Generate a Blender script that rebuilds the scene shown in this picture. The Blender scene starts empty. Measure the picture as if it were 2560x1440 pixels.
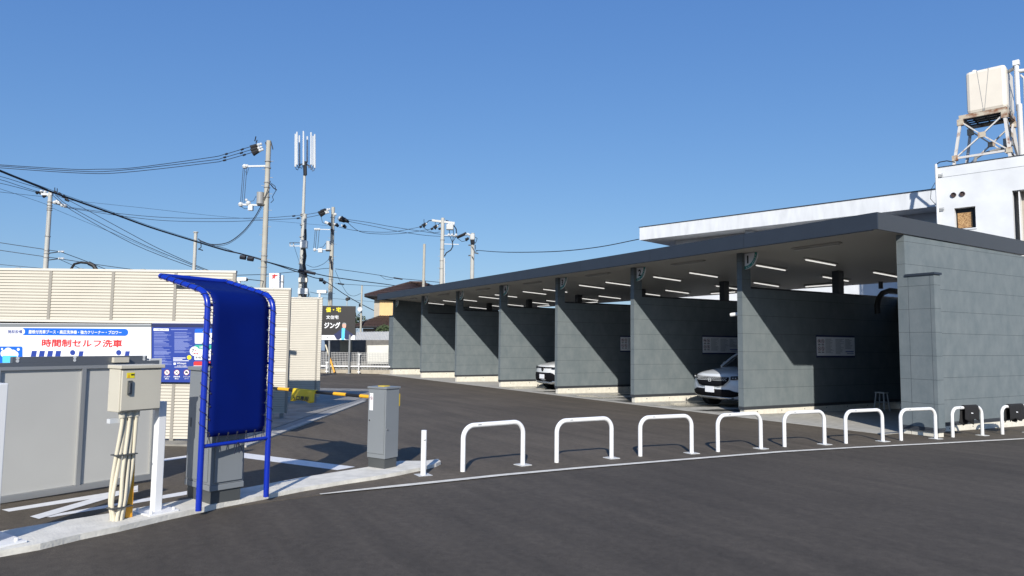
import bpy, bmesh, math, random
from mathutils import Matrix, Vector
random.seed(7)
SC = bpy.context.scene
COL = SC.collection
R_ = math.radians
# ------------------------------------------------------------------ camera, sky, sun, exposure
FPX, YAW, PITCH, ROLL = 1727.844, -0.518437, 0.077873, 0.011501
CAM = Vector((-12.15674, 13.58551, 1.541286))
_fw = Vector((math.cos(YAW)*math.cos(PITCH), math.sin(YAW)*math.cos(PITCH), math.sin(PITCH)))
_rt = _fw.cross(Vector((0, 0, 1))).normalized(); _up = _rt.cross(_fw)
RT = _rt*math.cos(ROLL) + _up*math.sin(ROLL)
UP = -_rt*math.sin(ROLL) + _up*math.cos(ROLL)
cd = bpy.data.cameras.new('camera'); cam = bpy.data.objects.new('camera', cd); COL.objects.link(cam)
cam.matrix_world = Matrix(((RT.x, UP.x, -_fw.x, CAM.x), (RT.y, UP.y, -_fw.y, CAM.y), (RT.z, UP.z, -_fw.z, CAM.z), (0, 0, 0, 1)))
cd.sensor_width = 36.0; cd.lens = FPX/2560*36; cd.clip_start = .1; cd.clip_end = 2000
SC.camera = cam
SUN_EL = R_(29.0); SUN_DIR = Vector((-1.49, 1.0, 0)).normalized()
w = bpy.data.worlds.new("World"); SC.world = w; w.use_nodes = True
nt = w.node_tree; bg = nt.nodes['Background']
sky = nt.nodes.new('ShaderNodeTexSky'); sky.sky_type = 'NISHITA'; sky.sun_disc = False
sky.sun_elevation = SUN_EL; sky.sun_rotation = math.atan2(SUN_DIR.x, SUN_DIR.y)
sky.altitude = 0; sky.air_density = 1.0; sky.dust_density = 0.6; sky.ozone_density = 3.0
sc_ = nt.nodes.new('ShaderNodeSeparateColor'); cc_ = nt.nodes.new('ShaderNodeCombineColor')   # grade of the clear sky, channel by channel
nt.links.new(sky.outputs[0], sc_.inputs[0])
for i_, (a_, p_) in enumerate(((.55, .84), (.655, .68), (.84, .42))):
    m1 = nt.nodes.new('ShaderNodeMath'); m1.operation = 'MULTIPLY'; m1.inputs[1].default_value = .119; nt.links.new(sc_.outputs[i_], m1.inputs[0])
    m2 = nt.nodes.new('ShaderNodeMath'); m2.operation = 'POWER'; m2.inputs[1].default_value = p_; nt.links.new(m1.outputs[0], m2.inputs[0])
    m3 = nt.nodes.new('ShaderNodeMath'); m3.operation = 'MULTIPLY'; m3.inputs[1].default_value = a_*9.3; nt.links.new(m2.outputs[0], m3.inputs[0]); nt.links.new(m3.outputs[0], cc_.inputs[i_])
nt.links.new(cc_.outputs[0], bg.inputs[0]); bg.inputs[1].default_value = 0.10
sl = bpy.data.lights.new('sun', 'SUN'); sl.energy = 4.9; sl.angle = R_(.5); sl.color = (1, .95, .87)
so = bpy.data.objects.new('sun', sl); COL.objects.link(so); so.location = (-30, 30, 40)
_L = Vector((-SUN_DIR.x*math.cos(SUN_EL), -SUN_DIR.y*math.cos(SUN_EL), -math.sin(SUN_EL)))
so.rotation_euler = _L.to_track_quat('-Z', 'Y').to_euler()
SC.view_settings.view_transform = 'Standard'; SC.view_settings.look = 'None'
SC.view_settings.exposure = 0.10; SC.view_settings.gamma = 1
SC.cycles.max_bounces = 8; SC.cycles.diffuse_bounces = 1
# ------------------------------------------------------------------ survey helpers (photo measurement -> metres in the place)
GA, GB, GC = -.2, -.0065, .0135
def gz(x, y): return GA + GB*x + GC*y
def V(*a): return Vector(a)
def ray(px, py): return _fw + RT*((px-1280)/FPX) - UP*((py-720)/FPX)
def g(px, py, dz=0.0):
    d = ray(px, py); t = (GA+dz+GB*CAM.x+GC*CAM.y-CAM.z)/(d.z-GB*d.x-GC*d.y); return CAM + d*t
def onp(px, py, q, dr):
    n = V(-dr.y, dr.x, 0); d = ray(px, py); return CAM + d*((q-CAM).dot(n)/d.dot(n))
_fh = V(_fw.x, _fw.y, 0).normalized()
def at(px, py, D):
    d = ray(px, py); return CAM + d*(D/d.dot(_fh))
EA = V(.475, -.88, 0).normalized(); EN = V(-EA.y, EA.x, 0)      # along the kerb island, and across the lane
FA = V(.866, -.494, 0).normalized(); FR = V(FA.y, -FA.x, 0)      # away along the booths, and along each booth wall
BD = V(.964, .264, 0).normalized(); BN = V(-BD.y, BD.x, 0)       # along the white building, and out of its front
Z = V(0, 0, 1)
# ------------------------------------------------------------------ materials
MATS = {}
def mat(name, col, rough=.6, metal=0.0, noise=0.0, nscale=6.0, bump=0.0, bscale=60.0, emit=0.0, stretch=None, spec=.5, coat=0.0):
    if name in MATS: return MATS[name]
    m = bpy.data.materials.new(name); m.use_nodes = True; MATS[name] = m
    t = m.node_tree; b = t.nodes['Principled BSDF']
    b.inputs['Roughness'].default_value = rough; b.inputs['Metallic'].default_value = metal
    b.inputs['Specular IOR Level'].default_value = spec; b.inputs['Coat Weight'].default_value = coat
    c = (*col, 1)
    b.inputs['Base Color'].default_value = c
    if emit:
        b.inputs['Emission Color'].default_value = c; b.inputs['Emission Strength'].default_value = emit
    if noise or bump:
        tc = t.nodes.new('ShaderNodeNewGeometry'); mp = t.nodes.new('ShaderNodeMapping')
        t.links.new(tc.outputs['Position'], mp.inputs[0])
        if stretch: mp.inputs['Scale'].default_value = stretch
    if noise:
        n = t.nodes.new('ShaderNodeTexNoise'); n.inputs['Scale'].default_value = nscale; n.inputs['Detail'].default_value = 6
        t.links.new(mp.outputs[0], n.inputs[0])
        r = t.nodes.new('ShaderNodeMapRange'); r.inputs[1].default_value = .3; r.inputs[2].default_value = .7
        r.inputs[3].default_value = 1-noise; r.inputs[4].default_value = 1+noise
        t.links.new(n.outputs[0], r.inputs[0])
        x = t.nodes.new('ShaderNodeVectorMath'); x.operation = 'SCALE'; x.inputs[0].default_value = col
        t.links.new(r.outputs[0], x.inputs['Scale']); t.links.new(x.outputs[0], b.inputs['Base Color'])
    if bump:
        n2 = t.nodes.new('ShaderNodeTexNoise'); n2.inputs['Scale'].default_value = bscale; n2.inputs['Detail'].default_value = 4
        t.links.new(mp.outputs[0], n2.inputs[0])
        bp = t.nodes.new('ShaderNodeBump'); bp.inputs['Strength'].default_value = bump; bp.inputs['Distance'].default_value = .01
        t.links.new(n2.outputs[0], bp.inputs['Height']); t.links.new(bp.outputs[0], b.inputs['Normal'])
    return m
def N(t, kind, **kw):
    n = t.nodes.new(kind)
    for k, v in kw.items(): setattr(n, k, v)
    return n
def asphalt(name, base):
    m = bpy.data.materials.new(name); m.use_nodes = True; t = m.node_tree; b = t.nodes['Principled BSDF']
    P = N(t, 'ShaderNodeNewGeometry')
    def noise(scale, detail, st=(1, 1, 1), rot=0):
        mp = N(t, 'ShaderNodeMapping'); mp.inputs['Scale'].default_value = st; mp.inputs['Rotation'].default_value = (0, 0, rot)
        t.links.new(P.outputs['Position'], mp.inputs[0])
        n = N(t, 'ShaderNodeTexNoise'); n.inputs['Scale'].default_value = scale; n.inputs['Detail'].default_value = detail
        t.links.new(mp.outputs[0], n.inputs[0]); return n.outputs[0]
    def mr(i, a, bb, c, d):
        r = N(t, 'ShaderNodeMapRange'); r.inputs[1].default_value = a; r.inputs[2].default_value = bb; r.inputs[3].default_value = c; r.inputs[4].default_value = d
        t.links.new(i, r.inputs[0]); return r.outputs[0]
    def mul(a, c):
        x = N(t, 'ShaderNodeMath', operation='MULTIPLY'); t.links.new(a, x.inputs[0]); t.links.new(c, x.inputs[1]); return x.outputs[0]
    big = mr(noise(.35, 5), .3, .7, .82, 1.18)
    streak = mr(noise(1.6, 4, (.25, 2.2, 1), R_(62)), .35, .7, .86, 1.14)
    fine = mr(noise(160, 3), .3, .7, .62, 1.4)
    mid = mr(noise(14, 5), .3, .7, .85, 1.15)
    v = mul(mul(big, streak), mul(fine, mid))
    vo = N(t, 'ShaderNodeTexVoronoi'); vo.inputs['Scale'].default_value = 9
    t.links.new(P.outputs['Position'], vo.inputs['Vector'])
    sp = mr(vo.outputs['Distance'], .018, .03, 1, 0)
    sel = N(t, 'ShaderNodeSeparateColor'); t.links.new(vo.outputs['Color'], sel.inputs[0])
    sp = mul(sp, mr(sel.outputs[0], .84, .86, 0, 1))
    x = N(t, 'ShaderNodeVectorMath', operation='SCALE'); x.inputs[0].default_value = base
    t.links.new(v, x.inputs['Scale'])
    mx = N(t, 'ShaderNodeMix', data_type='RGBA'); t.links.new(sp, mx.inputs[0]); t.links.new(x.outputs[0], mx.inputs[6]); mx.inputs[7].default_value = (.33, .32, .3, 1)
    t.links.new(mx.outputs[2], b.inputs['Base Color'])
    b.inputs['Roughness'].default_value = .82; b.inputs['Specular IOR Level'].default_value = .35
    bp = N(t, 'ShaderNodeBump'); bp.inputs['Strength'].default_value = .55; bp.inputs['Distance'].default_value = .006
    t.links.new(noise(190, 3), bp.inputs['Height']); t.links.new(bp.outputs[0], b.inputs['Normal'])
    return m
def siding():
    m = bpy.data.materials.new('cement_siding'); m.use_nodes = True; t = m.node_tree; b = t.nodes['Principled BSDF']
    P = N(t, 'ShaderNodeNewGeometry')
    mp = N(t, 'ShaderNodeMapping'); mp.inputs['Scale'].default_value = (1, 1, .7); t.links.new(P.outputs['Position'], mp.inputs[0])
    n1 = N(t, 'ShaderNodeTexNoise'); n1.inputs['Scale'].default_value = 3.4; n1.inputs['Detail'].default_value = 7; n1.inputs['Roughness'].default_value = .62
    t.links.new(mp.outputs[0], n1.inputs[0])
    cr = N(t, 'ShaderNodeValToRGB'); e = cr.color_ramp.elements
    e[0].position = .32; e[0].color = (.134, .162, .173, 1); e[1].position = .70; e[1].color = (.178, .204, .212, 1)
    t.links.new(n1.outputs[0], cr.inputs[0])
    sx = N(t, 'ShaderNodeSeparateXYZ'); t.links.new(P.outputs['Position'], sx.inputs[0])
    a = N(t, 'ShaderNodeMath', operation='ADD'); a.inputs[1].default_value = .004; t.links.new(sx.outputs[2], a.inputs[0])
    md = N(t, 'ShaderNodeMath', operation='FLOORED_MODULO'); md.inputs[1].default_value = .455; t.links.new(a.outputs[0], md.inputs[0])
    lt = N(t, 'ShaderNodeMath', operation='LESS_THAN'); lt.inputs[1].default_value = .007; t.links.new(md.outputs[0], lt.inputs[0])
    mx = N(t, 'ShaderNodeMix', data_type='RGBA'); t.links.new(lt.outputs[0], mx.inputs[0]); t.links.new(cr.outputs[0], mx.inputs[6]); mx.inputs[7].default_value = (.055, .064, .068, 1)
    t.links.new(mx.outputs[2], b.inputs['Base Color']); b.inputs['Roughness'].default_value = .7; b.inputs['Specular IOR Level'].default_value = .22
    n2 = N(t, 'ShaderNodeTexNoise'); n2.inputs['Scale'].default_value = 30; n2.inputs['Detail'].default_value = 6; t.links.new(P.outputs['Position'], n2.inputs[0])
    bp = N(t, 'ShaderNodeBump'); bp.inputs['Strength'].default_value = .18; bp.inputs['Distance'].default_value = .01
    t.links.new(n2.outputs[0], bp.inputs['Height']); t.links.new(bp.outputs[0], b.inputs['Normal'])
    return m
def bayfloor():
    m = bpy.data.materials.new('wet_concrete'); m.use_nodes = True; t = m.node_tree; b = t.nodes['Principled BSDF']
    P = N(t, 'ShaderNodeNewGeometry')
    mp = N(t, 'ShaderNodeMapping'); mp.inputs['Scale'].default_value = (1.1, .38, 1); t.links.new(P.outputs['Position'], mp.inputs[0])
    n1 = N(t, 'ShaderNodeTexNoise'); n1.inputs['Scale'].default_value = 1.1; n1.inputs['Detail'].default_value = 5; t.links.new(mp.outputs[0], n1.inputs[0])
    n2 = N(t, 'ShaderNodeTexNoise'); n2.inputs['Scale'].default_value = 7; n2.inputs['Detail'].default_value = 6; t.links.new(P.outputs['Position'], n2.inputs[0])
    sx = N(t, 'ShaderNodeSeparateXYZ'); t.links.new(P.outputs['Position'], sx.inputs[0])
    # wet only inside the two bays that are in use (x 0.2 .. 12.5)
    r1 = N(t, 'ShaderNodeMapRange'); r1.inputs[1].default_value = -.4; r1.inputs[2].default_value = .6; t.links.new(sx.outputs[0], r1.inputs[0])
    r2 = N(t, 'ShaderNodeMapRange'); r2.inputs[1].default_value = 13.5; r2.inputs[2].default_value = 12; t.links.new(sx.outputs[0], r2.inputs[0])
    r3 = N(t, 'ShaderNodeMapRange'); r3.inputs[1].default_value = .45; r3.inputs[2].default_value = .1; t.links.new(sx.outputs[1], r3.inputs[0])
    th = N(t, 'ShaderNodeMapRange'); th.inputs[1].default_value = .49; th.inputs[2].default_value = .54; t.links.new(n1.outputs[0], th.inputs[0])
    def mul(a, c):
        x = N(t, 'ShaderNodeMath', operation='MULTIPLY'); t.links.new(a, x.inputs[0]); t.links.new(c, x.inputs[1]); return x.outputs[0]
    wet = mul(mul(r1.outputs[0], r2.outputs[0]), mul(r3.outputs[0], th.outputs[0]))
    cr = N(t, 'ShaderNodeValToRGB'); e = cr.color_ramp.elements
    e[0].position = .3; e[0].color = (.40, .385, .34, 1); e[1].position = .7; e[1].color = (.53, .51, .46, 1); t.links.new(n2.outputs[0], cr.inputs[0])
    mx = N(t, 'ShaderNodeMix', data_type='RGBA'); t.links.new(wet, mx.inputs[0]); t.links.new(cr.outputs[0], mx.inputs[6]); mx.inputs[7].default_value = (.13, .125, .11, 1)
    t.links.new(mx.outputs[2], b.inputs['Base Color'])
    rr = N(t, 'ShaderNodeMapRange'); rr.inputs[3].default_value = .75; rr.inputs[4].default_value = .12; t.links.new(wet, rr.inputs[0]); t.links.new(rr.outputs[0], b.inputs['Roughness'])
    return m
def rusty(name, base, rust, lo, hi, scale):
    m = bpy.data.materials.new(name); m.use_nodes = True; t = m.node_tree; b = t.nodes['Principled BSDF']
    P = N(t, 'ShaderNodeNewGeometry'); n1 = N(t, 'ShaderNodeTexNoise'); n1.inputs['Scale'].default_value = scale; n1.inputs['Detail'].default_value = 6
    t.links.new(P.outputs['Position'], n1.inputs[0])
    cr = N(t, 'ShaderNodeValToRGB'); e = cr.color_ramp.elements
    e[0].position = lo; e[0].color = (*base, 1); e[1].position = hi; e[1].color = (*rust, 1); t.links.new(n1.outputs[0], cr.inputs[0])
    t.links.new(cr.outputs[0], b.inputs['Base Color']); b.inputs['Roughness'].default_value = .7
    return m
M_ASPH = asphalt('road_asphalt', (.077, .0645, .050)); M_LOT = asphalt('lot_asphalt', (.106, .087, .064)); M_SIDE = siding(); M_FLOOR = bayfloor()
M_CONC = mat('pale_concrete', (.45, .43, .385), .85, noise=.12, nscale=5, bump=.25, bscale=70)
M_KERB = mat('kerb_concrete', (.70, .67, .59), .85, noise=.13, nscale=7, bump=.5, bscale=45)
M_PLINTH = mat('plinth_concrete', (.70, .665, .57), .85, noise=.10, nscale=9)
M_ROADPAINT = mat('road_paint', (.76, .76, .75), .6, noise=.06, nscale=18)
M_FASCIA = mat('fascia_metal', (.028, .036, .049), .5, noise=.05, nscale=3)
M_FASCIA2 = mat('fascia_end_metal', (.055, .060, .066), .5)
M_SOFFIT = mat('soffit_board', (.52, .505, .46), .55)
M_DARK = mat('dark_steel', (.012, .014, .018), .5)
M_FLASH = mat('flashing_steel', (.045, .05, .058), .45)
M_WHITE = mat('white_paint', (.80, .80, .79), .32)
M_WHITE2 = mat('white_render', (.70, .72, .74), .8, noise=.07, nscale=1.6, bump=.15, bscale=25)
M_PLATE = mat('galvanised_plate', (.62, .62, .60), .5, noise=.08, nscale=30)
M_BLACKT = mat('black_rubber', (.012, .012, .013), .6)
M_GLYPH = mat('black_print', (.015, .015, .018), .6)
M_TUBE = mat('lit_tube', (1, .98, .94), .4, emit=.75)
M_TUBEOFF = mat('unlit_tube', (.6, .6, .57), .4)
M_HOUS = mat('lamp_housing', (.55, .54, .5), .5)
M_BEIGE = mat('beige_louvre', (.55, .51, .425), .55, noise=.03, nscale=3)
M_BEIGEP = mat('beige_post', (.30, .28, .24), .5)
M_BEIGEL = mat('beige_rail', (.64, .61, .54), .5)
M_BOX = mat('beige_box_paint', (.56, .525, .43), .45, noise=.03, nscale=6)
M_COND = mat('beige_conduit', (.66, .60, .46), .4)
M_YEL = mat('yellow_paint', (.80, .36, .02), .45)
M_YELB = mat('yellow_banner', (.74, .52, .02), .55)
M_ORNG = mat('orange_stripe', (.80, .41, .02), .45)
M_BLUE = mat('blue_paint', (.004, .026, .36), .28, coat=.3)
M_TARP = mat('blue_tarp', (.0012, .011, .145), .6, noise=.06, nscale=4, spec=.12)
_t = M_TARP.node_tree; _o = _t.nodes['Material Output']; _p = _t.nodes['Principled BSDF']
_tr = _t.nodes.new('ShaderNodeBsdfTranslucent'); _tr.inputs[0].default_value = (.03, .16, .75, 1)
_mx = _t.nodes.new('ShaderNodeMixShader'); _mx.inputs[0].default_value = .16
_t.links.new(_p.outputs[0], _mx.inputs[1]); _t.links.new(_tr.outputs[0], _mx.inputs[2]); _t.links.new(_mx.outputs[0], _o.inputs[0])
M_CORD = mat('dark_cord', (.006, .008, .03), .7)
M_ALU = mat('grey_aluminium', (.19, .205, .225), .34, metal=.55)
M_ALUL = mat('light_aluminium', (.42, .43, .43), .35, metal=.55)
M_PANEL = mat('pale_grey_panel', (.50, .496, .465), .42, noise=.025, nscale=2.2)
M_CAB = mat('grey_cabinet', (.205, .222, .235), .38, noise=.02, nscale=3)
M_CABD = mat('dark_grey_cabinet', (.07, .075, .075), .5)
M_CHROME = mat('chrome', (.7, .7, .7), .15, metal=1)
M_POLE = mat('concrete_pole', (.42, .40, .34), .85, noise=.08, nscale=2)
M_POLEW = mat('pale_steel_pole', (.46, .455, .42), .6, noise=.06, nscale=2)
M_WIRE = mat('power_cable', (.012, .014, .022), .6)
M_CERAM = mat('white_porcelain', (.60, .62, .63), .25)
M_TRAF = mat('transformer_grey', (.30, .30, .29), .45)
M_TRAFL = mat('transformer_pale', (.48, .49, .48), .45)
M_TILE = mat('brown_roof_tile', (.072, .047, .039), .4, noise=.5, nscale=14)
M_OCHRE = mat('ochre_wall', (.72, .50, .24), .85, noise=.05, nscale=3)
M_TAUPE = mat('taupe_wall', (.42, .38, .32), .85, noise=.06, nscale=3)
M_SBLUE = mat('sign_blue', (.014, .045, .29), .45)
M_SBLUE2 = mat('sign_bright_blue', (.0, .12, .66), .45)
M_SWHITE = mat('sign_white', (.84, .85, .87), .4)
M_SRED = mat('sign_red', (.62, .03, .035), .45)
M_SGREEN = mat('sign_green', (.03, .36, .27), .45)
M_STEAL = mat('sign_teal', (.02, .26, .22), .45)
M_SCYAN = mat('sign_cyan', (.10, .55, .86), .45)
M_SBLACK = mat('sign_black', (.014, .013, .014), .5)
M_SYEL = mat('sign_yellow', (.80, .68, .02), .5)
M_SNAVY = mat('sign_navy', (.01, .018, .085), .45)
M_TEXTL = mat('sign_small_print', (.22, .27, .55), .5)
M_GREYT = mat('grey_print', (.30, .32, .33), .6)
M_GLASS = mat('dark_glass', (.02, .024, .028), .06, spec=.8)
M_CARW = mat('white_car_paint', (.72, .73, .72), .22, coat=.6)
M_CARS = mat('silver_white_car_paint', (.68, .715, .75), .2, coat=.6)
M_CARB = mat('black_plastic', (.014, .014, .015), .45)
M_GRILLE = mat('grille_black', (.006, .006, .008), .8, spec=.15)
M_SRING = mat('ring_red', (.28, .02, .03), .5)
M_SILV = mat('silver_trim', (.5, .51, .52), .25, metal=.8)
M_TYRE = mat('tyre_rubber', (.018, .018, .018), .8)
M_CLOTH = mat('black_cloth', (.014, .014, .015), .95, bump=.6, bscale=180)
M_TANK = mat('cream_tank', (.76, .70, .60), .5, noise=.03, nscale=2)
M_RUST = rusty('rusty_white_steel', (.62, .60, .57), (.23, .085, .035), .56, .72, 3.2)
M_RUSTY = rusty('heavy_rust_steel', (.52, .46, .36), (.22, .085, .035), .42, .66, 4)
M_OSB = rusty('chipboard', (.52, .33, .15), (.24, .12, .05), .38, .62, 22)
M_LEAF = mat('hedge_leaf', (.05, .075, .03), .8)
M_CORR = mat('corrugated_sheet', (.74, .73, .68), .6, noise=.12, nscale=5)
M_BLOCK = mat('block_wall', (.17, .165, .155), .9, noise=.22, nscale=4)
M_GUTT = mat('gutter_concrete', (.27, .265, .25), .8, noise=.18, nscale=9)
# ------------------------------------------------------------------ mesh building
class MB:
    def __init__(s): s.v = []; s.f = []; s.k = []
    def add(s, vs, fs):
        o = len(s.v); s.k.append((o, len(s.f))); s.v += [Vector(a) for a in vs]; s.f += [tuple(i+o for i in f) for f in fs]; return s
    def hexa(s, c):   # c: 4 bottom corners ccw, 4 top corners
        return s.add(c, [(3, 2, 1, 0), (4, 5, 6, 7), (0, 1, 5, 4), (1, 2, 6, 5), (2, 3, 7, 6), (3, 0, 4, 7)])
    def box(s, a, b):
        x0, y0, z0 = a; x1, y1, z1 = b
        return s.hexa([(x0, y0, z0), (x1, y0, z0), (x1, y1, z0), (x0, y1, z0), (x0, y0, z1), (x1, y0, z1), (x1, y1, z1), (x0, y1, z1)])
    def obox(s, o, ax, ay, az):   # corner + three edge vectors
        o, ax, ay, az = map(Vector, (o, ax, ay, az))
        if ax.cross(ay).dot(az) < 0: o = o+ax; ax = -ax
        return s.hexa([o, o+ax, o+ax+ay, o+ay, o+az, o+ax+az, o+ax+ay+az, o+ay+az])
    def cbox(s, c, ax, ay, az):   # centred
        c, ax, ay, az = map(Vector, (c, ax, ay, az)); return s.obox(c-(ax+ay+az)/2, ax, ay, az)
    def bar(s, a, b, wv, hv):     # beam from a to b, section vectors
        a, b, wv, hv = map(Vector, (a, b, wv, hv)); return s.obox(a-wv/2-hv/2, wv, hv, b-a)
    def prism(s, pts, ex):
        pts = [Vector(q) for q in pts]; ex = Vector(ex); n = len(pts)
        nn = Vector((0, 0, 0))
        for i in range(n): nn += pts[i].cross(pts[(i+1) % n])
        if nn.dot(ex) < 0: pts.reverse()
        return s.add(pts+[q+ex for q in pts], [tuple(reversed(range(n))), tuple(range(n, 2*n))] + [(i, (i+1) % n, n+(i+1) % n, n+i) for i in range(n)])
    def tube(s, pts, r, n=8, r1=None, cap=True):
        pts = [Vector(q) for q in pts]; m = len(pts); r1 = r if r1 is None else r1
        tan = [((pts[min(i+1, m-1)]-pts[i]).normalized()+(pts[i]-pts[max(i-1, 0)]).normalized()).normalized() for i in range(m)]
        a = tan[0].cross(Z); a = a.normalized() if a.length > 1e-3 else V(1, 0, 0)
        vs = []; fs = []
        for i in range(m):
            a = (a-tan[i]*a.dot(tan[i])).normalized(); b = tan[i].cross(a); rr = r+(r1-r)*i/(m-1)
            vs += [pts[i]+(a*math.cos(2*math.pi*k/n)+b*math.sin(2*math.pi*k/n))*rr for k in range(n)]
        for i in range(m-1):
            for k in range(n): fs.append((i*n+k, i*n+(k+1) % n, (i+1)*n+(k+1) % n, (i+1)*n+k))
        if cap: fs += [tuple(reversed(range(n))), tuple(range((m-1)*n, m*n))]
        return s.add(vs, fs)
    def disc(s, c, nrm, r, th, n=20):
        c = Vector(c); nrm = Vector(nrm).normalized(); return s.tube([c, c+nrm*th], r, n)
    def ring(s, c, nrm, r0, r1, th, n=24):
        c = Vector(c); nrm = Vector(nrm).normalized(); a = nrm.orthogonal().normalized(); b = nrm.cross(a)
        vs = []
        for q in (c, c+nrm*th):
            for rr in (r0, r1): vs += [q+(a*math.cos(2*math.pi*k/n)+b*math.sin(2*math.pi*k/n))*rr for k in range(n)]
        fs = []
        for k in range(n):
            j = (k+1) % n
            fs += [(2*n+k, 3*n+k, 3*n+j, 2*n+j), (k, j, n+j, n+k), (n+k, n+j, 3*n+j, 3*n+k), (k, 2*n+k, 2*n+j, j)]
        return s.add(vs, fs)
    def ball(s, c, r, n=8, sz=1.0):
        c = Vector(c); vs = []; fs = []; m = n//2
        for i in range(m+1):
            th = math.pi*i/m
            for k in range(n): ph = 2*math.pi*k/n; vs.append(c+V(math.sin(th)*math.cos(ph), math.sin(th)*math.sin(ph), math.cos(th)*sz)*r)
        for i in range(m):
            for k in range(n): fs.append((i*n+k, (i+1)*n+k, (i+1)*n+(k+1) % n, i*n+(k+1) % n))
        return s.add(vs, fs)
    def each(s, name, m, parent, smooth=False):   # every piece added so far becomes a part of its own
        ks = s.k+[(len(s.v), len(s.f))]
        for (v0, f0), (v1, f1) in zip(ks, ks[1:]):
            q = MB(); q.v = s.v[v0:v1]; q.f = [tuple(i-v0 for i in f) for f in s.f[f0:f1]]; q.build(name, m, parent, smooth)
    def build(s, name, m, parent=None, smooth=False, bevel=0.0, origin=None):
        me = bpy.data.meshes.new(name)
        off = V(0, 0, 0)
        if parent is not None:
            q = parent
            while q is not None: off = off + q.location; q = q.parent
            loc = V(0, 0, 0)
        else:
            if origin is None:
                lo = [min(v[i] for v in s.v) for i in range(3)]; hi = [max(v[i] for v in s.v) for i in range(3)]
                origin = V((lo[0]+hi[0])/2, (lo[1]+hi[1])/2, lo[2])
            off = Vector(origin); loc = off
        me.from_pydata([tuple(v-off) for v in s.v], [], s.f)
        bm = bmesh.new(); bm.from_mesh(me); bmesh.ops.remove_doubles(bm, verts=bm.verts, dist=1e-6); bmesh.ops.recalc_face_normals(bm, faces=bm.faces); bm.to_mesh(me); bm.free()
        for mm in (m if isinstance(m, (list, tuple)) else [m]): me.materials.append(mm)
        o = bpy.data.objects.new(name, me); COL.objects.link(o); o.location = loc
        if parent is not None: o.parent = parent
        if smooth:
            for pl in me.polygons: pl.use_smooth = True
            me.set_sharp_from_angle(angle=R_(40))
        if bevel:
            md = o.modifiers.new('bevel', 'BEVEL'); md.width = bevel; md.segments = 2; md.limit_method = 'ANGLE'; md.angle_limit = R_(50)
        return o
def tag(o, label=None, cat=None, group=None, kind=None):
    if label: o['label'] = label
    if cat: o['category'] = cat
    if group: o['group'] = group
    if kind: o['kind'] = kind
    return o
def thing(name, loc, label, cat, group=None):
    o = bpy.data.objects.new(name, None); COL.objects.link(o); o.location = Vector(loc); o.empty_display_size = .2
    return tag(o, label, cat, group)
def copy_tree(o, loc=None, rz=None, label=None, group=None):
    c = o.copy(); COL.objects.link(c)
    if loc is not None: c.location = loc
    if rz is not None: c.rotation_euler = (0, 0, rz)
    if label: c['label'] = label
    if group: c['group'] = group
    for ch in list(o.children):
        d = ch.copy(); COL.objects.link(d); d.parent = c
        for gr in list(ch.children):
            e = gr.copy(); COL.objects.link(e); e.parent = d
    return c
def text(body, o, xd, ud, h=None, wd=None, m=None, name='lettering', parent=None, bold=0.0, skew=0.0, th=.002, mb=None):
    """flat lettering laid on a real surface: o = lower left corner"""
    c = bpy.data.curves.new('t', 'FONT'); c.body = body; c.resolution_u = 3
    t = bpy.data.objects.new('t', c); COL.objects.link(t)
    me = bpy.data.meshes.new_from_object(t.evaluated_get(bpy.context.evaluated_depsgraph_get()))
    xs = [v.co.x for v in me.vertices]; ys = [v.co.y for v in me.vertices]
    x0, x1, y0, y1 = min(xs), max(xs), min(ys), max(ys)
    sx = (wd/(x1-x0)) if wd else None; sy = (h/(y1-y0)) if h else None
    sx = sx or sy; sy = sy or sx
    o = Vector(o); xd = Vector(xd); ud = Vector(ud); nn = xd.cross(ud).normalized()
    r = mb or MB()
    cps = [(0, 0)] if not bold else [(-bold, 0), (bold, 0), (0, bold), (0, -bold)]
    for i_, (bx, by) in enumerate(cps):
        r.add([o+xd*((v.co.x-x0+bx)*sx+skew*(v.co.y-y0)*sy)+ud*((v.co.y-y0+by)*sy)+nn*(th+.00025*i_) for v in me.vertices], [tuple(p.vertices) for p in me.polygons])
    bpy.data.objects.remove(t); bpy.data.curves.remove(c); bpy.data.meshes.remove(me)
    return r if mb is not None else r.build(name, m, parent)
def arc(c, a, b, r, a0, a1, n=8):
    return [Vector(c)+Vector(a)*r*math.cos(a0+(a1-a0)*i/n)+Vector(b)*r*math.sin(a0+(a1-a0)*i/n) for i in range(n+1)]
def struct(o): o['kind'] = 'structure'; return o
# ------------------------------------------------------------------ ground
mb = MB(); S = 260
mb.add([(x, y, gz(x, y)) for x, y in ((-S, -S), (S, -S), (S, S), (-S, S))], [(0, 1, 2, 3)])
struct(mb.build('asphalt_ground', M_ASPH, origin=(0, 0, GA)))
def slab(name, poly, top, m, bottom=-.06):
    mb = MB(); n = len(poly)
    mb.add([(x, y, gz(x, y)+bottom) for x, y in poly]+[(x, y, gz(x, y)+top) for x, y in poly],
           [tuple(range(n, 2*n))]+[(i, (i+1) % n, n+(i+1) % n, n+i) for i in range(n)])
    return struct(mb.build(name, m))
slab('bay_floor', [(25.7, .58), (-4.0, .58), (-3.95, .05), (-3.95, -6.9), (25.1, -6.9), (25.1, 0.0)][::-1], .012, M_FLOOR)
def gp(l, dz=0): return [tuple(g(*q, dz)[:2]) for q in l]
isl_front = [(-6.62, 15.1), (-6.36, 14.5)] + gp([(0, 1393), (100, 1375), (200, 1350), (300, 1329), (420, 1300), (560, 1269), (640, 1254), (700, 1241), (760, 1229), (860, 1212), (940, 1200), (1000, 1189), (1060, 1176), (1090, 1168), (1102, 1162), (1095, 1156)])
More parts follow.
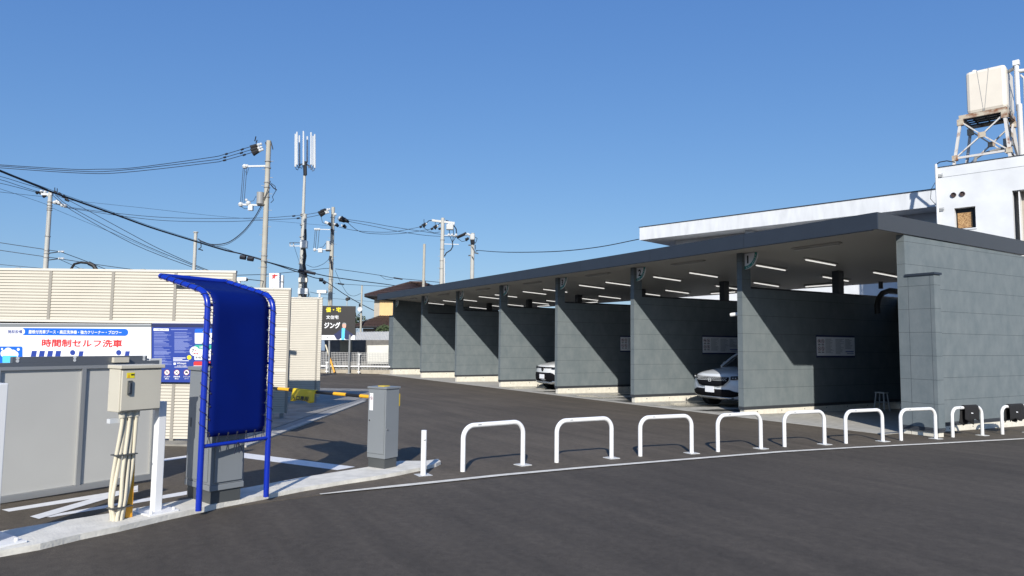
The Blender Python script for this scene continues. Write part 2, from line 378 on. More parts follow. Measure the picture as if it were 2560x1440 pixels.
isl_back = gp([(1060, 1152), (1000, 1152), (915, 1168), (762, 1192), (620, 1218), (460, 1249), (330, 1272), (285, 1281), (68, 1316), (0, 1328)], .045) + [(-5.75, 14.95)]
slab('kerb_island', isl_front+isl_back, .045, M_KERB)
ctr = [g(*q) for q in [(800, 1238), (900, 1227), (1000, 1216.5), (1125, 1203.5), (1250, 1190), (1440, 1172.5), (1640, 1156), (1800, 1143), (1951, 1131), (2140, 1120), (2341, 1110), (2560, 1098)]]
ctr.append(ctr[-1]+(ctr[-1]-ctr[-2])*4)
hw = [.02, .035]+[.05]*11
lft = []; rgt = []
for i, q in enumerate(ctr):
    d = (ctr[min(i+1, len(ctr)-1)]-ctr[max(i-1, 0)]).normalized(); nrm = V(-d.y, d.x, 0)
    lft.append(tuple((q+nrm*hw[i])[:2])); rgt.append(tuple((q-nrm*hw[i])[:2]))
lot = [tuple(q[:2]) for q in ctr]+[(-6.2, -40), (70, -40), (70, 45), (-1.5, 45), (-5.6, 15.2), (-5.75, 14.6)]
slab('lot_surface', lot[::-1], .004, M_LOT, -.02)
mb = MB(); n = len(ctr)
mb.add([(x, y, gz(x, y)+.012) for x, y in lft]+[(x, y, gz(x, y)+.012) for x, y in rgt], [(i, n+i, n+i+1, i+1) for i in range(n-1)])
struct(mb.build('kerb_strip', M_KERB))
def marking(poly):
    mb = MB(); pts = [g(*q, .005) for q in poly]; mb.add(pts, [tuple(range(len(pts)))]); struct(mb.build('lane_marking', M_ROADPAINT))
marking([(4, 1274), (22, 1279), (345, 1229), (345, 1219)])
mb = MB(); mb.add([g(*q, .009) for q in [(75, 1291), (97, 1297), (345, 1224), (345, 1213)]], [(0, 1, 2, 3)]); struct(mb.build('lane_marking', M_ROADPAINT))
marking([(104, 1291), (126, 1293), (470, 1236), (470, 1227)])
marking([(888, 1167), (843, 1175), (520, 1133), (520, 1121)])
marking([(380, 1151), (380, 1157), (520, 1136), (520, 1131)])
# booth paving along the louvre walls
k0, k1 = g(640, 1110), g(920, 1003)
ka = (k1-k0).normalized(); kr = V(ka.y, -ka.x, 0)
def kp(a, r): q = k0+ka*a+kr*r; return (q.x, q.y)
slab('booth_paving', [kp(-.4, -.34), kp(14, -.34), kp(14, -6), kp(-.4, -6)][::-1], .03, mat('booth_concrete', (.27, .255, .225), .7, noise=.25, nscale=2.5))
slab('booth_gutter', [kp(-.4, -.12), kp(14, -.12), kp(14, -.338), kp(-.4, -.338)][::-1], .02, M_GUTT)
slab('booth_kerb', [kp(-.4, 0), kp(8.6, 0), kp(8.6, -.118), kp(-.4, -.118)][::-1], .03, M_CONC)
# ------------------------------------------------------------------ car wash shelter
SP, T = 4.1796, .165
BW = thing('car_wash_shelter', (10.5, 0, gz(10.5, 0)), 'long dark grey flat-roofed car wash shelter with seven open bays and cement board walls', 'building')
SOF = lambda y: 3.85+.055*y
ENDB = lambda y: 3.80+.0190*y
RX0, RX1, RY0, RY1 = -4.17, 25.34, -6.8, .92
mb = MB()
mb.box((RX0, RY1-.03, 3.80), (RX1, RY1, 4.13))
FRONT = mb.build('roof_fascia', M_FASCIA, BW)
mb = MB(); mb.prism([(RX0, RY1-.032, 3.797), (RX0, RY1-.032, 4.132), (RX0, RY0, 4.0), (RX0, RY0, ENDB(RY0))], (.03, 0, 0))
mb.prism([(RX1-.03, RY1-.032, 3.797), (RX1-.03, RY1-.032, 4.132), (RX1-.03, RY0, 4.0), (RX1-.03, RY0, ENDB(RY0))], (.03, 0, 0))
mb.each('end_fascia', M_FASCIA2, BW)
mb = MB(); mb.hexa([(RX0+.035, RY0, SOF(RY0)), (RX1-.035, RY0, SOF(RY0)), (RX1-.035, RY1-.035, SOF(RY1)), (RX0+.035, RY1-.035, SOF(RY1)), (RX0+.035, RY0, SOF(RY0)+.06), (RX1-.035, RY0, SOF(RY0)+.06), (RX1-.035, RY1-.035, SOF(RY1)+.06), (RX0+.035, RY1-.035, SOF(RY1)+.06)])
mb.build('soffit', M_SOFFIT, BW)
mb = MB(); mb.hexa([(RX0+.035, RY0, 3.94), (RX1-.035, RY0, 3.94), (RX1-.035, RY1-.035, 4.09), (RX0+.035, RY1-.035, 4.09), (RX0+.035, RY0, 3.98), (RX1-.035, RY0, 3.98), (RX1-.035, RY1-.035, 4.12), (RX0+.035, RY1-.035, 4.12)])
mb.build('roof_deck', M_FASCIA2, BW)
mb = MB()
for i in range(1, 9):
    x = RX0+i*3.28; mb.box((x-.004, RY1+.0005, 3.80), (x+.004, RY1+.002, 4.13))
mb.each('seam', M_DARK, FRONT)
mb = MB(); mb.box((RX0+.1, RY1-.034, 3.786), (RX1-.1, RY1-.004, 3.7995)); mb.build('drip_edge', M_DARK, FRONT)
WX = [-4.14]+[k*SP for k in range(6)]+[25.14]
for k, x0 in enumerate(WX):
    x1 = x0+T
    if k == 0: prof = [(0, 0), (0, 3.775), (-6.75, ENDB(-6.75)-.03), (-6.75, 0)]
    elif k == 7: prof = [(0, 0), (0, SOF(0)-.003), (-6.75, SOF(-6.75)-.003), (-6.75, 0)]
    else: prof = [(0, 0), (0, SOF(0)-.003), (-.31, SOF(-.31)-.003), (-.31, 2.957), (-6.6, 2.957), (-6.6, 0)]
    mb = MB(); mb.prism([(x0, y, z) for y, z in prof], (T, 0, 0)); W = mb.build('partition_wall', M_SIDE, BW)
    mb = MB(); mb.box((x0-.006, -6.6, -.035), (x1+.006, .008, -.002)); mb.box((x0+.003, -6.598, -.075), (x1-.003, .002, -.0355)); mb.build('flashing', M_FLASH, W)
    mb = MB(); mb.box((x0+.012, -6.59, gz(x0, -3)-.25), (x1-.012, -.035, -.0755)); mb.build('plinth', M_PLINTH, W)
    mb = MB()
    for yy in [-.5-.9*i for i in range(7)]:
        for xx in (x0+.0105,): mb.disc((xx, yy, -.13), (1, 0, 0), .016, .002, 10)
    mb.each('form_tie', M_FLASH, W)
    if 0 < k < 7:
        mb = MB(); mb.box((x0-.008, -6.605, 2.958), (x1+.008, -.312, 3.0)); mb.build('wall_cap', M_DARK, W)
        mb = MB(); mb.box((x0-.02, -4.03, 3.0), (x0+T+.02, -3.80, SOF(-4.03)-.002)); mb.build('steel_column', M_DARK, BW)
        mb = MB(); mb.box((x0+.002, .0005, 0), (x0+.012, .003, 3.84)); mb.box((x1-.012, .0005, 0), (x1-.002, .003, 3.84)); mb.build('corner_trim', M_SIDE, W)
for (xa, xb) in ((-4.69, -4.1405), (25.3055, 25.85)):
    mb = MB(); mb.box((xa, -.21, 0), (xb, -.0005, 2.93)); W = mb.build('wing_wall', M_SIDE, BW)
    mb = MB(); mb.box((xa-.025, -.235, 2.931), (xb+(0 if xa < 0 else .025), .025, 2.972)); mb.build('wing_cap', M_FASCIA, W)
    mb = MB(); mb.box((xa-.006, -.215, -.035), (xb, .008, -.002)); mb.box((xa+.003, -.212, -.075), (xb, .002, -.0355)); mb.build('flashing', M_FLASH, W)
    mb = MB(); mb.box((xa+.03, -.20, gz(xa, 0)-.2), (xb-.001, -.035, -.0755)); mb.build('plinth', M_PLINTH, W)
    mb = MB()
    for xx in (xa+.075, xb-.05): mb.box((xx-.002, .0003, 0), (xx+.002, .0015, 2.93))
    mb.build('corner_trim', M_FLASH, W)
mb = MB(); mb.box((-3.97, -6.76, -.1), (25.13, -6.605, 2.957)); mb.build('rear_wall', M_SIDE, BW)
# bay number signs
for k in range(1, 8):
    x0 = WX[k] if k < 7 else 25.14
    y = -.10; c = V(x0-.004, y, 3.836-.0055)
    t = thing('bay_number_sign', c-V(0, 0, .4), 'quarter-circle white sign reading %d with a teal rim under the shelter roof' % k, 'sign', 'bay number signs')
    r = .40
    mb = MB(); mb.prism([c]+arc(c, (-1, 0, 0), (0, 0, -1), r, 0, math.pi/2, 14), (0, -.035, 0)); mb.build('sign_board', M_SWHITE, t)
    mb = MB(); q = V(0, .003, 0)
    outer = arc(c+q, (-1, 0, 0), (0, 0, -1), r-.004, 0, math.pi/2, 14); inner = arc(c+q, (-1, 0, 0), (0, 0, -1), r*.80, 0, math.pi/2, 14)
    mb.add(outer+inner, [(i, i+1, 15+i+1, 15+i) for i in range(14)]); mb.build('teal_rim', M_STEAL, t)
    xd = V(-1, 0, 0)
    text(str(k), c+V(-.09, .003, -.25), xd, Z, h=.185, m=M_GLYPH, name='number', parent=t, bold=.035)
    mb = MB()
    for i, chh in enumerate('高圧・ゼロエア'):
        a = math.pi/2*(1-(i+.9)/8.0)
        rad = V(-math.cos(a), 0, -math.sin(a)); tng = V(-math.sin(a), 0, math.cos(a))
        text(chh, c+q+rad*r*.975-tng*.022, tng, -rad, h=None if chh == '・' else .05, wd=.01 if chh == '・' else None, mb=mb, th=.003)
    mb.build('rim_lettering', M_SWHITE, t)
# ceiling lights
def light(lit):
    t = thing('ceiling_light', (0, 0, 0), 'x', 'ceiling light')
    MB().box((-.06, -.62, -.035), (.06, .62, -.002)).build('housing', M_HOUS, t)
    mb = MB(); mb.tube([(0, -.59, -.055), (0, .59, -.055)], .016, 8)
    mb.build('tube', M_TUBE if lit else M_TUBEOFF, t, smooth=True); return t
LP = {True: light(True), False: light(False)}; used = {True: False, False: False}
ang = math.atan(.055)
for b in range(1, 8):
    uc = (b-2)*SP+2.16 if b < 7 else 23.1
    if b == 1: uc = -1.95
    for (dx, y, rz, lit, lab) in ((0, -.25, 90, False, 'unlit tube light across the front of bay %d'), (1.27, -2.15, 0, True, 'lit tube light by the left wall in the front half of bay %d'),
                                  (-1.27, -2.15, 0, True, 'lit tube light by the right wall in the front half of bay %d'), (1.27, -4.98, 0, True, 'lit tube light by the left wall at the back of bay %d'),
                                  (-1.27, -4.98, 0, True, 'lit tube light by the right wall at the back of bay %d'), (0, -6.05, 90, True, 'lit tube light across the rear of bay %d')):
        lab = (lab % b)+' ceiling'
        o = LP[lit] if not used[lit] else copy_tree(LP[lit]); used[lit] = True
        o['label'] = lab; o['group'] = 'tube lights under the shelter roof'
        o.location = (uc+dx, y, SOF(y)-.001); o.rotation_euler = (ang if rz == 0 else 0, 0 if rz == 0 else -ang*0, R_(rz))
# notice boards on the bay walls
def icon(parent, c, xd, nn, r, kind):
    mbr, mbk = MB(), MB()
    MB().disc(c, nn, r*.98, .001, 18).build('icon_disc', M_SWHITE, parent); mbr.ring(c, nn, r*.84, r, .002, 20)
    ud = Z; a = (xd+ud).normalized(); bq = (xd-ud).normalized()
    mbr.cbox(c+nn*.0016, bq*r*1.7, nn*.001, a*r*.13)
    if kind == 0: mbk.cbox(c+nn*.003+ud*r*.18, xd*r*.9, nn*.001, ud*r*.22); mbk.cbox(c+nn*.003-ud*r*.2, xd*r*.2, nn*.001, ud*r*.6)
    if kind == 1: mbk.cbox(c+nn*.003, a*r*1.2, nn*.001, bq*r*.16); mbk.cbox(c+nn*.0035, bq*r*1.2, nn*.001, a*r*.16)
    if kind == 2: mbk.cbox(c+nn*.003, xd*r*1.0, nn*.001, ud*r*.35); mbk.cbox(c+nn*.0035+ud*r*.28, xd*r*.55, nn*.001, ud*r*.3)
    if kind == 3: mbk.cbox(c+nn*.003-ud*r*.1, xd*r*.35, nn*.001, ud*r*.8); mbk.disc(c+nn*.003+ud*r*.45, nn, r*.18, .001, 8)
    mbr.build('prohibition_ring', M_SRING, parent); mbk.build('pictogram', M_GLYPH, parent)
ordn = {1: 'first', 2: 'second', 3: 'third'}
for k in (1, 2, 3):
    x = WX[k]-.003; y0, y1, z0, z1 = -2.80, -4.45, 1.265, 1.775
    t = thing('notice_board', (x, (y0+y1)/2, z0-.05), 'white rules notice with four prohibition icons on the wall of bay %d' % k, 'notice board', 'rules notices in the wash bays')
    MB().box((x-.012, y1, z0-.045), (x, y0, z1+.045)).build('backing', M_SNAVY, t)
    MB().box((x-.016, y1+.005, z0), (x-.0125, y0-.005, z1)).build('board', M_SWHITE, t)
    X = x-.0165; xd = V(0, -1, 0); nn = V(-1, 0, 0)
    for i, (yy, zz) in enumerate(((y0-.11, z1-.12), (y0-.26, z1-.12), (y0-.11, z1-.32), (y0-.26, z1-.32))):
        icon(t, V(X, yy, zz), xd, nn, .06, (2, 0, 1, 3)[i])
        MB().cbox((X, yy, zz-.095), (0, .10, 0), (.001, 0, 0), (0, 0, .02)).build('caption', M_GLYPH, t)
    mb = MB()
    for col, (ya, nl, zt) in enumerate(((y0-.37, 17, z1-.05), (y0-.80, 18, z1-.05), (y0-1.22, 12, z1-.05))):
        for j in range(nl):
            ln = random.uniform(.2, .38) if col < 2 else random.uniform(.15, .37)
            mb.box((X-.0005, ya-ln, zt-j*.0235-.009), (X, ya, zt-j*.0235))
    mb.build('fine_print', M_GREYT, t)
    mb = MB(); mb.box((X-.0005, y1+.06, z0+.10), (X, y1+.42, z0+.125)); mb.box((X-.0005, y1+.06, z0+.05), (X, y1+.36, z0+.065)); mb.build('footer_print', M_SBLUE, t)
# camera on the inner face of the first partition
t = thing('security_camera', (.18, -.35, 2.28), 'white bullet camera on the far side of the first partition wall, above the silver car', 'security camera')
MB().tube([(.166, -.25, 2.34), (.20, -.25, 2.34)], .055, 14).build('wall_mount', M_WHITE, t, smooth=True)
MB().tube([(.20, -.25, 2.34), (.26, -.22, 2.325)], .03, 10).build('joint', M_WHITE, t, smooth=True)
MB().tube([(.25, -.22, 2.33), (.45, -.10, 2.30)], .05, 12).tube([(.45, -.10, 2.30), (.475, -.085, 2.296)], .044, 12).build('camera_body', M_WHITE, t, smooth=True)
# hose boom and step stool in bay 1
t = thing('hose_boom', (-3.4, -5.75, 2.2), 'black curved wash hose boom at the back of the first bay', 'hose')
MB().tube([(-.5, -4.80, 2.45), (-.5, -4.78, 2.65), (-.5, -4.87, 2.88), (-.5, -5.05, 3.03), (-.5, -5.4, 3.12), (-.5, -5.9, 3.11), (-.5, -6.3, 3.0), (-.5, -6.5, 2.6)], .075, 8).build('hose', M_BLACKT, t, smooth=True)
MB().cbox((-.5, -5.6, 3.05), (.06, 0, 0), (0, .9, 0), (0, 0, .05)).build('bracket', M_DARK, t)
MB().tube([(-.5, -4.98, 3.15), (-.5, -4.98, 3.35)], .06, 8).build('swivel', M_DARK, t)
_r = ray(2205, 1018); sb = CAM+_r*((-.36-CAM.x)/_r.x); sb.z = gz(sb.x, sb.y)+.013
t = thing('step_stool', sb, 'small aluminium step stool standing in the dark first bay', 'step stool')
MB().cbox(sb+V(0, 0, .50), (.28, 0, 0), (0, .20, 0), (0, 0, .035)).build('top_step', M_PLATE, t)
for sx in (-1, 1):
    for sy in (-1, 1):
        MB().bar(sb+V(sx*.15, sy*.13, 0), sb+V(sx*.11, sy*.08, .485), (.028, 0, 0), (0, .028, 0)).build('leg', M_PLATE, t)
MB().cbox(sb+V(0, -.105, .24), (.25, 0, 0), (0, .03, 0), (0, 0, .025)).cbox(sb+V(0, .105, .24), (.25, 0, 0), (0, .03, 0), (0, 0, .025)).each('rung', M_ALUL, t)
# ------------------------------------------------------------------ barriers and bollard
pairs = [((1153, 1180), (1310, 1163)), ((1390, 1157), (1530, 1146)), ((1603, 1141), (1727, 1134)), ((1792, 1130), (1905, 1122)), ((1960, 1117.5), (2063, 1111.5)), ((2115, 1109), (2207, 1104)), ((2254.5, 1101.5), (2338, 1097.5)), ((2380, 1093.5), (2458, 1089)), ((2502, 1086.5), (2576, 1082))]
bh, bw, rb, br_ = .555, .93, .0305, .15
B0 = thing('hoop_barrier', (0, 0, 0), 'x', 'barrier')
def hoop(t):
    a = bw/2
    pts = [V(0, -a, 0), V(0, -a, bh-br_)]+arc((0, -a+br_, bh-br_), (0, -1, 0), (0, 0, 1), br_, 0, math.pi/2, 8)[1:]+arc((0, a-br_, bh-br_), (0, 0, 1), (0, 1, 0), br_, 0, math.pi/2, 8)+[V(0, a, 0)]
    MB().tube(pts, rb, 14).build('hoop', M_WHITE, t, smooth=True)
    for s in (-1, 1): MB().box((-.085, s*a-.085, -.02), (.085, s*a+.085, .006)).build('base_plate', M_PLATE, t)
    MB().box((-rb-.0015, a-br_-.10, bh+.002), (-rb+.004, a-br_-.05, bh+.014)).build('maker_mark', M_GREYT, t)
hoop(B0)
blab = ['white hoop barrier nearest the grey gate cabinet, next to the short bollard', 'white hoop barrier second from the short bollard', 'white hoop barrier third from the short bollard', 'white hoop barrier standing before the silver white car', 'white hoop barrier before the first partition wall',
        'white hoop barrier before the open floor of bay one', 'white hoop barrier standing close to the wing wall', 'white hoop barrier with a black cloth near the wing wall corner', 'white hoop barrier with a black cloth, cut by the right edge of the photo']
BPOS = []
for i, (l, r) in enumerate(pairs):
    L, Rr = g(*l), g(*r); c = (L+Rr)/2; d = Rr-L; rz = math.atan2(d.y, d.x)+math.pi/2
    o = B0 if i == 0 else copy_tree(B0)
    o.location = (c.x, c.y, gz(c.x, c.y)); o.rotation_euler = (0, 0, rz); o['label'] = blab[i]; o['group'] = 'white hoop barriers in a row along the kerb strip'
    BPOS.append((o.location.copy(), rz))
q = g(1058, 1188)
t = thing('bollard', q, 'single short white bollard post on a square plate by the tip of the kerb island', 'bollard')
MB().tube([q, q+V(0, 0, .51), q+V(0, 0, .522)], .033, 14, ).build('post', M_WHITE, t, smooth=True)
MB().obox(q+V(-.085, -.085, -.01), (.17, 0, 0), (0, .17, 0), (0, 0, .016)).build('base_plate', M_PLATE, t)
MB().cbox(q+V(-.0335, .004, .41), (.003, 0, 0), (0, .03, 0), (0, 0, .012)).build('maker_mark', M_GREYT, t)
def towel(i, y0, y1, lf, lb, lab, seed):
    loc, rz = BPOS[i]; random.seed(seed)
    t = thing('cloth', loc, lab, 'cloth', 'black cloths on the barriers'); t.rotation_euler = (0, 0, rz)
    M = 14; prof = []
    for s in range(M+1):   # back flap up, over the tube, front flap down
        u = s/M
        if u < .40: prof.append((.042, bh-lb*(1-u/.40)))
        elif u > .60: prof.append((-.042, bh-lf*((u-.60)/.40)))
        else:
            a = math.pi*(u-.40)/.20; prof.append((.042*math.cos(a), bh+.042*math.sin(a)))
    vs = []; fs = []; K = 12
    for j in range(K+1):
        y = y0+(y1-y0)*j/K
        for s, (x, z) in enumerate(prof):
            fold = .010*math.sin(j*1.3+s*.3+seed)+.006*math.sin(j*2.9)
            hang = max(0, bh-z)
            drop = .05*math.sin(j*.7+seed) if s in (0, M) else 0
            vs.append((x+(fold*hang*4 if abs(x) > .04 else 0)*(1 if x > 0 else -1), y+.02*hang*math.sin(s+seed)+(.12*hang if x > 0 else 0), z+drop*.6))
    n = M+1
    for j in range(K):
        for s in range(M): fs.append((j*n+s, (j+1)*n+s, (j+1)*n+s+1, j*n+s+1))
    mb = MB(); mb.v = [Vector(v)+loc for v in vs]; mb.f = fs
    o = mb.build('fabric', M_CLOTH, t, smooth=True); md = o.modifiers.new('thick', 'SOLIDIFY'); md.thickness = .008; md.offset = 1
    MB().cbox(V(-.062, (y0*.55+y1*.45), bh-lf*.42)+loc, (.002, 0, 0), (0, .06, .008), (0, 0, .018)).build('care_label', M_SWHITE, t)
towel(7, .13, -.30, .25, .32, 'black cloth draped over the barrier at the wing wall corner, with a white label', 2)
towel(8, .27, -.25, .27, .30, 'black cloth hung on the barrier at the right edge of the photo', 5)
# ------------------------------------------------------------------ cars
def car(style, paint, loc, label):
    t = thing('parked_car', loc, label, 'car', 'cars in the wash bays'); L = Vector(loc)
    HW = .89
    P0 = [(.30, .21), (.10, .26), (.02, .38), (0, .52), (0, .66), (.025, .80), (.075, .885), (.20, .93), (.55, .985), (1.15, 1.06), (2.2, 1.06), (3.6, 1.09), (4.15, 1.02), (4.30, .80), (4.30, .45), (4.2, .26), (3.9, .21)]
    P0 = [(s_, z_*1.07) for s_, z_ in P0]
    n0 = lambda x: .27*(abs(x)/HW)**2.6
    tc = [-1, -.97, -.9, -.75, -.5, -.25, 0, .25, .5, .75, .9, .97, 1]
    vs = []
    for tt in tc:
        for (s, z) in P0:
            wf = max(0, 1-s/1.3); wr = max(0, (s-3.2)/1.1)
            zz = z-(.10*abs(tt)**5 if z > .7 else 0)+(.03*abs(tt)**4 if z < .3 else 0)
            xx = tt*HW*(1-.05*max(0, (z-.75)/.4)*abs(tt)**3)
            vs.append((xx, -(s+n0(tt*HW)*wf-.18*abs(tt)**3*wr), zz))
    n = len(P0); fs = []
    for j in range(len(tc)-1):
        for s in range(n): fs.append((j*n+s, j*n+(s+1) % n, (j+1)*n+(s+1) % n, (j+1)*n+s))
    fs += [tuple(range(n)), tuple(reversed(range((len(tc)-1)*n, len(tc)*n)))]
    mb = MB(); mb.v = [Vector(v)+L for v in vs]; mb.f = fs; mb.build('body', paint, t, smooth=True)
    G0 = [(1.22, 1.05), (1.62, 1.33), (2.08, 1.56), (2.6, 1.60), (3.3, 1.57), (3.8, 1.40), (4.12, 1.04)]
    L = L+Z*.07
    vs = []
    gc = [-1, -.9, -.5, 0, .5, .9, 1]
    for tt in gc:
        for (s, z) in G0:
            u = (z-1.04)/.56; vs.append((tt*(.80-.20*u), -(s+.12*abs(tt)**3*max(0, 1-u)), z-.05*abs(tt)**3*u))
    n = len(G0); fs = []
    for j in range(len(gc)-1):
        for s in range(n-1): fs.append((j*n+s, j*n+s+1, (j+1)*n+s+1, (j+1)*n+s))
    fs += [tuple(range(n)), tuple(reversed(range((len(gc)-1)*n, len(gc)*n)))]
    mb = MB(); mb.v = [Vector(v)+L for v in vs]; mb.f = fs; mb.build('window_glass', M_GLASS, t, smooth=True)
    mb = MB()
    rv = []
    for tt in gc:
        for (s, z) in G0[2:6]:
            u = (z-1.04)/.56; rv.append(V(tt*(.81-.20*u), -(s), z-.05*abs(tt)**3*u+.012)+L)
    n = 4; mb.add(rv, [(j*n+s, j*n+s+1, (j+1)*n+s+1, (j+1)*n+s) for j in range(6) for s in range(3)]); mb.build('roof', paint, t, smooth=True)
    for s in (-1, 1):
        MB().tube([L+V(s*.81, -1.30, 1.05), L+V(s*.715, -1.67, 1.33), L+V(s*.625, -2.10, 1.55)], .035, 6).build('windscreen_pillar', paint, t, smooth=True)
        m = MB().ball(L+V(s*1.0, -1.70, 1.12), .105, 10, .75); m.tube([L+V(s*.84, -1.70, 1.05), L+V(s*.95, -1.70, 1.08)], .025, 6); m.build('wing_mirror', paint, t, smooth=True)
    L = Vector(loc)
    for s in (-1, 1):
        for yy in (-.92, -3.45):
            MB().disc(L+V(s*(HW-.03), yy, .37), (s, 0, 0), .38, .035, 20).build('wheel_arch', M_CARB, t)
            wl = MB().disc(L+V(s*(HW-.20), yy, .335), (s, 0, 0), .335, .245, 22).build('wheel', M_TYRE, t)
            MB().disc(L+V(s*(HW+.046), yy, .335), (s, 0, 0), .22, .012, 16).build('rim', M_SILV, wl)
    surf = lambda x, z: -(n0(x)*max(.0, 1-0/1.3)+(.03 if z > .78 else 0)*0)
    def zprof(z):
        for (s0, z0), (s1, z1) in zip(P0[:9], P0[1:9]):
            if z0 <= z <= z1: return s0+(s1-s0)*(z-z0)/(z1-z0)
        return 0
    def strip(name, m, cols, out, parent=t):   # cols: (x, zlo, zhi)
        a = MB(); vs = []
        for (x, zl, zh) in cols:
            zl *= 1.07; zh *= 1.07
            for z in (zl, zl+(zh-zl)*.33, zl+(zh-zl)*.67, zh):
                s = zprof(z); vs.append(V(x, -(s+n0(x)*max(0, 1-s/1.3))+out, z)+L)
        fs = []
        for j in range(len(cols)-1):
            for q in range(3): fs.append((j*4+q, (j+1)*4+q, (j+1)*4+q+1, j*4+q+1))
        a.add(vs, fs); o = a.build(name, m, parent, smooth=True)
        md = o.modifiers.new('thick', 'SOLIDIFY'); md.thickness = .02; md.offset = 0
        return o
    def sym(c): return [(-x, a, b) for x, a, b in reversed(c)]+c
    def mesh_pts(x, z, out): z *= 1.07; s = zprof(z); return V(x, -(s+n0(x)*max(0, 1-s/1.3))+out, z)+L
    if style == 'grille':
        strip('grille_frame', M_CERAM, sym([(.30, .555, .835), (.47, .585, .84), (.60, .70, .84), (.625, .745, .835)]), .008)
        strip('grille', M_GRILLE, sym([(.29, .575, .815), (.45, .605, .82), (.575, .71, .82), (.60, .75, .815)]), .016)
        mb = MB()
        for r in range(3):
            for i in range(-8, 9):
                x = i*.066+(.033 if r % 2 else 0)
                if abs(x) > .56: continue
                z = .80-r*.034
                c = mesh_pts(x, z, .032); mb.cbox(c, (.046, 0, 0), (0, .008, 0), (0, 0, .013))
        mb.build('grille_dash', M_CERAM, t)
        mb = MB(); c = mesh_pts(0, .735, .035); mb.cbox(c+V(-.035, 0, 0), (.012, 0, 0), (0, .01, 0), (.0, 0, .075)); mb.cbox(c+V(.035, 0, 0), (.012, 0, 0), (0, .01, 0), (0, 0, .075)); mb.cbox(c, (.06, 0, 0), (0, .01, 0), (0, 0, .012)); mb.cbox(c-V(0, 0, .043), (.08, 0, 0), (0, .01, 0), (0, 0, .01)); mb.cbox(c+V(0, 0, .043), (.09, 0, 0), (0, .01, 0), (0, 0, .01)); mb.build('emblem', M_CERAM, t)
        for s in (-1, 1):
            cl = [(.64, .755, .845), (.72, .755, .85), (.80, .77, .855), (.85, .79, .86)]
            h = strip('headlight', M_CARB, [(s*x, a, b) for x, a, b in (cl if s > 0 else reversed(cl))], .012)
            mb = MB()
            for x in (.70, .76): mb.ball(mesh_pts(s*x, .80, .02), .018, 8)
            mb.build('lamp', M_CERAM, h, smooth=True)
        strip('lower_bumper', M_GRILLE, sym([(.3, .30, .50), (.6, .31, .50), (.72, .33, .46), (.84, .36, .44)]), .012)
        strip('skid_plate', M_SILV, sym([(.3, .235, .30), (.55, .24, .30), (.68, .26, .30)]), .03)
        pz = .49
    else:
        strip('upper_trim', M_GRILLE, sym([(.2, .795, .835), (.45, .80, .84), (.56, .80, .835)]), .012)
        for s in (-1, 1):
            cl = [(.52, .765, .825), (.66, .78, .845), (.80, .80, .86), (.85, .82, .865)]
            h = strip('headlight', M_CARB, [(s*x, a, b) for x, a, b in (cl if s > 0 else reversed(cl))], .012)
            cl = [(.58, .755, .77), (.72, .77, .785), (.82, .79, .80)]
            strip('lamp', M_SILV, [(s*x, a, b) for x, a, b in (cl if s > 0 else reversed(cl))], .014, h)
        mb = MB(); c = mesh_pts(0, .75, .012)
        mb.prism([c+V(-.085, 0, .06), c+V(.085, 0, .06), c+V(.06, 0, -.03), c+V(.03, 0, -.075), c+V(-.03, 0, -.075), c+V(-.06, 0, -.03)], (0, .015, 0)); mb.build('emblem', M_CARB, t)
        strip('lower_grille', M_GRILLE, sym([(.3, .33, .64), (.5, .33, .645), (.60, .34, .62), (.70, .36, .55), (.76, .38, .46)]), .012)
        strip('skid_plate', M_SILV, sym([(.35, .235, .30), (.50, .24, .31), (.60, .27, .36), (.80, .28, .345), (.86, .29, .34)]), .05)
        pz = .50
    c = mesh_pts(0, pz, .03)
    pl = MB().cbox(c, (.33, 0, 0), (0, .012, 0), (0, 0, .165)).build('number_plate', M_SWHITE, t)
    return t
car('grille', M_CARS, (2.12, -1.03, gz(2.1, -3)+.012), 'silver white car with a dashed hexagonal grille, nose out of the second bay')
car('trim', M_CARW, (8.36+2.12, -.72, gz(10.5, -3)+.012), 'white car with a black lower grille, nose out of the fourth bay')
# ------------------------------------------------------------------ left side: pay lane
def gi(px, py): return g(px, py, .045)
# grey framed panel wall
gl, gr = g(0, 1262), g(375, 1206); gd = (gr-gl); gd.z = 0; gd.normalize(); gn = V(gd.y, -gd.x, 0)
if gn.dot(CAM-gl) < 0: gn = -gn
t = thing('panel_gate', gl+gd*.6, 'low grey aluminium framed gate of pale panels behind the white posts', 'gate')
def GP(a, z, o=0.0): q = gl+gd*a+gn*o; return V(q.x, q.y, z)
a0, a1, zb, zt = -1.1, 1.40, gz(gl.x, gl.y)+.012, 1.25
mid = .645
MB().obox(GP(a0, zb+.06, -.03), gd*(a1-a0), gn*.016, Z*(zt-zb-.083)).build('sheet_panel', M_PANEL, t)
fr = MB()
fr.obox(GP(a0, zb, -.05), gd*(a1-a0), gn*.06, Z*.058)
fr.obox(GP(a0, zt-.022, -.05), gd*(a1-a0), gn*.06, Z*.034)
fr.each('rail', M_ALUL, t)
for am, ww in ((-.09, .045), (mid, .04), (a1-.02, .04)):
    MB().obox(GP(am-ww/2, zb+.0585, -.051), gd*ww, gn*.062, Z*(zt-zb-.081)).build('upright', M_ALUL, t)
MB().obox(GP(a0, zt+.0125, -.052), gd*(a1-a0), gn*.064, Z*.034).obox(GP(.02, zt+.047, -.045), gd*1.25, gn*.05, Z*.054).build('top_beam', M_ALU, t)
mb = MB()
for aa in (.06, .55, 1.235):
    for zz in (.062, .088): mb.disc(GP(aa, zt+zz, .006), gn, .0135, .004, 14)
mb.each('bolt_cap', M_CERAM, t)
